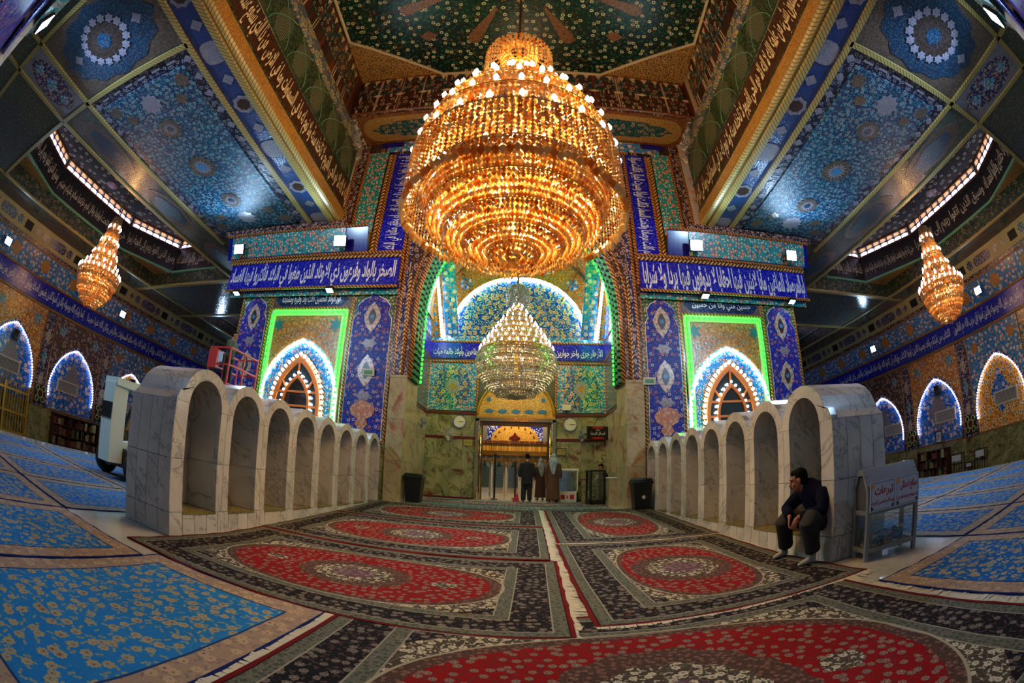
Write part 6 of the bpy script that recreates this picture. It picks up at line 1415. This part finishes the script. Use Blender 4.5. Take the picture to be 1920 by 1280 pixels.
GA2=MB().prism([(1.3*cos(t*pi/16),1.0*sin(t*pi/16)) for t in range(17)],0,.08).ob('gold_lunette',m_goldt,F_front(-.55,yz-.1,3.36),Z)
for t in range(1,9): MB().prism(star(.05,6,.7),0,.02).ob('stud',m_loz,F_front(-.55+1.08*cos(t*pi/9),yz-.2,3.4+.8*sin(t*pi/9)),GA2)
MB().prism(star(.3,4,.5),0,.03).ob('lunette_flower',m_redst,F_front(-.55,yz-.2,3.6),GA2)
m_mirr=tile('blue_mirror_mosaic',lambda g,u,v: (lambda q: g.mx(q[3]>.6,'1a24a0','b8c4e8'))(g.vor(u,v,16)),.1,.9,30)
for s in(-1,1):
    MB().prism([(0,0),(s*1.5,0),(s*1.5,1.5),(0,1.5)][::s],0,.04).ob('mirror_spandrel',m_mirr,F_front(-.55+s*.35 if False else -.55,yz+.02,3.36),Z)
SL=thing('added_shrine_lamp','added unseen round lamp brightening the shrine room above the doorway line','lamp',Matrix.Translation((-.4,22.6,6.6))); MB().tube([(0,0,.2),(0,0,.95)],.02,6).ob('cord',m_brass,Matrix.Translation((-.4,22.6,6.6)),SL)  # unseen lamp, added to brighten the room behind the doorway
MB().sph((0,0,0),.26,14,9).ob('globe',emis('added_lamp_globe',(1,.9,.74),9,False),Matrix.Translation((-.4,22.6,6.6)),SL,True); light('added_lamp_glow','POINT',(-.4,22.6,6.25),1300,(1,.86,.66),.05,SL)

# ---- boom lift with a worker, behind the left arcade
BL=thing('boom_lift','white boom lift with red basket parked behind the left arcade','lift',T(-10.55,8.6,0)); B_=lambda mb,n,m,sm=False: mb.ob(n,m,None,BL,sm)
B_(MB().bevbox(-11.25,-9.75,7.5,10.2,.35,.85,.05),'chassis',m_black)
for x in(-11.30,-9.75):
    for y in(7.85,9.9):
        M=fr((x,y,.437),(0,1,0),(0,0,1)); W=MB().lathe([(.2,-.14),(.36,-.14),(.42,-.08),(.42,.08),(.36,.14),(.2,.14)],24).ob('tyre',m_black,M,BL,True); MB().lathe([(.01,-.1),(.2,-.13),(.2,.13),(.01,.1)],16).ob('hub',m_white,M,W,True)
m_lw=simple('lift_white_paint','c4ccc0',.35)
B_(MB().bevbox(-10.53,-9.97,6.98,7.5,.45,2.5,.03),'mast',m_lw); B_(MB().box(-10.50,-10.00,6.94,7.02,1.55,1.95),'mast_recess',m_black)
B_(MB().box(-10.60,-9.90,7.0,8.0,2.4,2.6),'mast_head',m_lw)
B_(MB().obox(Matrix.Translation((-10.25,8.3,.95))@Matrix.Rotation(R(8),4,'X'),.3,2.4,.3),'lower_beam',m_lw)
B_(MB().tube([(-10.25,7.45,.95),(-10.15,8.0,2.2)],.07,10),'hydraulic_cylinder',m_black); B_(MB().tube([(-10.25,7.5,1.1),(-10.27,7.9,.9),(-10.25,8.3,1.4)],.02,6),'hose',m_black)
B_(MB().obox(Matrix.Translation((-10.30,10.0,3.0))@Matrix.Rotation(R(14),4,'X'),.24,4.6,.26),'boom',m_lw)
bx0,bx1,by0,by1,bz=-10.95,-9.95,11.9,13.7,3.55
m_lred=simple('lift_red_paint','b8281c',.4)
for x in(bx0,bx1):
    for y in(by0,(by0+by1)/2,by1): B_(MB().tube([(x,y,bz),(x,y,bz+1.3)],.035,8),'basket_post',m_lred)
for z in(bz+.05,bz+.7,bz+1.3):
    B_(MB().tube([(bx0,by0,z),(bx1,by0,z),(bx1,by1,z),(bx0,by1,z)],.035,8,True),'basket_rail',m_lred)
B_(MB().box(bx0,bx1,by0,by1,bz-.04,bz+.02),'basket_floor',m_steel); B_(MB().box(bx0+.02,bx1-.55,by0-.12,by0+.06,bz+.55,bz+1.2),'control_panel',m_lred); B_(MB().box(bx0+.55,bx0+.75,by0-.14,by0-.12,bz+.75,bz+1.1),'notice_plate',m_signw); B_(MB().tube([(-10.3,11.9,3.5),(-10.6,12,3.5)],.1,8),'basket_mount',m_lw)
def worker(x,y,z):
    o=thing('person','worker in dark olive clothes standing in the red lift basket','person',T(x,y,z)); k=1.2; S=lambda a,b,c: (x+b*k,y+a*k,z+c*k); f=(1,.4,-.2)
    mb=MB(); Pq,Aq=head(mb,S(0,.05,1.60),f,(0,0,1),k); etube(mb,[S(0,0,1.36),S(0,.02,1.54)],[.07*k,.055*k],(0,1,0)); etube(mb,[S(0,-.03,.9),S(0,0,1.15),S(0,0,1.4)],[(.15*k,.1*k),(.14*k,.1*k),(.12*k,.08*k)],(0,1,0))
    for e in(-1,1):
        etube(mb,[S(e*.19,0,1.38),S(e*.24,.06,1.12),S(e*.2,.3,1.08)],[.05*k,.045*k,.03*k],(0,1,0)); hand(mb,S(e*.2,.3,1.08),(1,0,.1),(0,0,1),k,.7,e); etube(mb,[S(e*.09,0,.9),S(e*.1,0,.5),S(e*.1,0,.06)],[.085*k,.06*k,.045*k],(0,1,0))
    organic('body',mb,.02,m_skin,o,2); hairpiece(o,Pq,Aq,k); face(o,Pq,Aq,k,False)
    mb=MB(); etube(mb,[S(0,-.02,.85),S(0,0,1.1),S(0,0,1.36),S(0,.01,1.44)],[(.19*k,.14*k),(.18*k,.13*k),(.21*k,.125*k),(.1*k,.09*k)],(0,1,0))
    for e in(-1,1): etube(mb,[S(e*.17,0,1.38),S(e*.24,.06,1.12),S(e*.2,.27,1.08)],[.08*k,.07*k,.055*k],(0,1,0))
    organic('jacket',mb,.024,m_olive,o,3); mb=MB()
    for e in(-1,1): etube(mb,[S(e*.085,0,.9),S(e*.1,0,.5),S(e*.1,0,.04)],[.115*k,.09*k,.085*k],(0,1,0))
    organic('trousers',mb,.024,m_trous,o,3)
    for e in(-1,1): mb=MB(); foot(mb,S(e*.1,-.08,0),S(e*.12,.16,0),k); mb.ob('boot',m_black,None,o,True)
worker(-10.5,12.55,bz+.02)

# ---- things on and along the side walls
def WFm(s,y,z,o=0):
    x=-29.3 if s<0 else 27.1
    return fr((x-s*o,y,z),(0,1,0) if s<0 else (0,-1,0),(0,0,1))
m_grille=simple('grille_slats','b4b4bc',.5); m_grbk=simple('grille_dark','50505c',.6)
def grille(s,y,lab):
    M=WFm(s,y,2.72,.04); o=thing('heater_grille',lab,'grille',M,'wall heater grilles'); MB().strip([(-1.02,-.4),(1.02,-.4),(1.02,.4),(-1.02,.4),(-1.02,-.4)],[(-.94,-.32),(.94,-.32),(.94,.32),(-.94,.32),(-.94,-.32)],0,.12).ob('frame',m_white,M,o); MB().box(-.95,.95,-.33,.33,0,.03).ob('back',m_grbk,M,o)
    me=MB().box(-.022,.022,-.32,.32,.03,.08).mesh('slat',m_grille)
    for k in range(17): link('slat',me,M@Matrix.Translation((-.88+k*.11,0,0)),o)
def ringpanel(s,y,lab):
    M=WFm(s,y,1.75,.14); o=thing('ring_panel',lab,'wall ornament',M,'black ring panels'); MB().bevbox(-.5,.5,-.57,.57,0,.06,.02).ob('board',m_black,M,o)
    m=m_ringg
    for a,b,r in((0,0,.24),(-.27,.33,.15),(.27,.33,.15),(-.27,-.33,.15),(.27,-.33,.15)): MB().tube([(a+r*cos(k*pi/10),b+r*sin(k*pi/10)*1.1,.09) for k in range(20)],.035,6,True).ob('ring',m,M,o)
    MB().prism([(.17*cos(t*pi/8),.2*sin(t*pi/8)) for t in range(16)],.06,.09).ob('core',m_redst,M,o)
m_ringg=Gr('ring_enamel').bsdf('a8b070',.3)
def speaker(s,y,z,lab):
    M=WFm(s,y,z,.3)@Matrix.Rotation(R(12),4,'X'); o=thing('loudspeaker',lab,'loudspeaker',M,'wall loudspeakers'); MB().bevbox(-.24,.24,-.33,.33,-.1,.2,.03).ob('cabinet',m_black,M,o); MB().lathe([(.17,.2),(.15,.215),(.01,.19)],16,0,-.08).ob('cone',m_smoke,M,o); MB().box(-.04,.04,-.04,.04,-.32,-.1).ob('bracket',m_black,M,o)
def cabinet(s,y0,y1,h,lab):
    y=(y0+y1)/2; hw=(y1-y0)/2; M=WFm(s,y,-1.19,.05); o=thing('bookcase',lab,'bookcase',M,'dark wooden bookcases along the walls'); MB().box(-hw,hw,0,h,0,.04).ob('back',m_wood,M,o)
    for a in(-hw,-hw/3,hw/3,hw-.06): MB().box(a,a+.06,0,h,.04,.6).ob('upright',m_wood,M,o)
    for k in range(4): MB().box(-hw,hw,.1+k*(h-.15)/3,.15+k*(h-.15)/3,.04,.6).ob('shelf',m_wood,M,o)
    rn=random.Random(int(y*7)); cols=[m_redst,m_wood,m_gm,m_loz,m_brass]
    for k in range(3):
        t=-hw+.1; kk=0
        while t<hw-.3:
            w_=rn.uniform(.14,.34); hh=rn.uniform(.35,.55); b=MB().box(0,w_-.02,0,hh,0,.3).ob('book_stack',cols[rn.randrange(5)],M@Matrix.Translation((t,.15+k*(h-.15)/3,.15)),o); t+=w_+(.25 if rn.random()<.3 else 0)
for s,sd,ys in((-1,'left',(9.95,15.62,21.9)),(1,'right',(12.1,17.8,23.4))):
    for y,nm in zip(ys,('nearest','middle','farthest')): grille(s,y,'grey heater grille in the %s lit arch of the %s wall'%(nm,sd))
ringpanel(-1,13.1,'black panel of pale rings between the first two arches of the left wall'); ringpanel(-1,19.1,'black panel of pale rings beside the far arch of the left wall'); ringpanel(1,15.4,'black panel of pale rings between the two near arches of the right wall'); ringpanel(1,21.3,'black panel of pale rings beside the far arch of the right wall')
speaker(-1,10.05,4.55,'black loudspeaker high in the nearest arch of the left wall'); speaker(-1,22.0,4.62,'black loudspeaker high in the far arch of the left wall'); speaker(1,18.15,4.5,'black loudspeaker high in the middle arch of the right wall')
cabinet(-1,14.4,18.9,2.1,'long dark bookcase under the middle arch of the left wall'); cabinet(1,17.5,20.5,1.85,'dark bookcase under the middle arch of the right wall')
M=WFm(-1,19.1,3.15,.14); o=thing('wall_clock','small round white clock on the left wall above a ring panel','clock',M); MB().prism([(.3*cos(t*pi/12),.3*sin(t*pi/12)) for t in range(24)],0,.05).ob('case',m_white,M,o); MB().box(-.015,.015,0,.2,.05,.06).ob('hand',m_black,M,o); MB().box(0,.16,-.015,.015,.05,.06).ob('hand',m_black,M,o)
M=WFm(1,18.58,1.45,.08); o=thing('framed_notice','black framed pale notice under the middle arch of the right wall','picture',M); MB().box(-.32,.32,-.4,.4,0,.04).ob('frame',m_black,M,o); MB().box(-.25,.25,-.33,.33,.04,.05).ob('sheet',m_signw,M,o); MB().prism(star(.09,6,.6),.05,.055).ob('print',m_blueink,M@Matrix.Translation((0,.08,0)),o); MB().box(-.14,.14,-.14,-.11,.05,.055).ob('print',m_blueink,M,o)
# gilded gate in the near arch of the left wall
M=WFm(-1,9.9,-1.19,.35); GT=thing('gilded_gate','tall gilded barred gate in the nearest arch of the left wall','gate',M)
me=MB().tube([(0,.1,0),(0,2.9,0)],.035,6).mesh('bar',m_gold); me2=MB().lathe([(.001,.2),(.06,.1),(.03,0)],8).mesh('spearhead',m_gold)
for k in range(17):
    u=-1.95+k*.244; link('bar',me,M@Matrix.Translation((u,0,0)),GT); link('spearhead',me2,M@Matrix.Translation((u,2.9,0))@Matrix.Rotation(-pi/2,4,'X'),GT)
for z in(.12,1.3,2.6): MB().box(-2.1,2.1,z-.06,z+.06,-.04,.04).ob('rail',m_gold,M,GT)
for u in(-2.1,0,2.1): MB().box(u-.08,u+.08,0,3.0,-.08,.08).ob('post',m_gold,M,GT)
# iron candle racks by the right wall
def rack(y,w_,h,lab):
    M=WFm(1,y,-1.19,.9); o=thing('candle_rack',lab,'rack',M,'iron racks by the right wall')
    for a in(-w_/2,w_/2):
        for d in(0,.4): MB().tube([(a,0,d),(a,h,d)],.03,6).ob('leg',m_iron,M,o)
    for z in(.15,h*.55,h): MB().tube([(-w_/2,z,0),(w_/2,z,0),(w_/2,z,.4),(-w_/2,z,.4)],.025,5,True).ob('hoop',m_iron,M,o)
    for k in range(1,4): MB().tube([(-w_/2+k*w_/4,.15,0),(-w_/2+k*w_/4,h*.55,0)],.018,5).ob('bar',m_iron,M,o)
    MB().box(-w_/2+.06,w_/2-.06,h*.68,h*.95,.38,.42).ob('card',m_signw,M,o)
rack(16.2,.95,1.35,'taller iron rack nearest the bookcase on the right wall'); rack(15.1,.55,.7,'low iron rack between two taller ones on the right wall'); rack(14.1,.85,1.35,'iron rack farthest from the bookcase on the right wall')
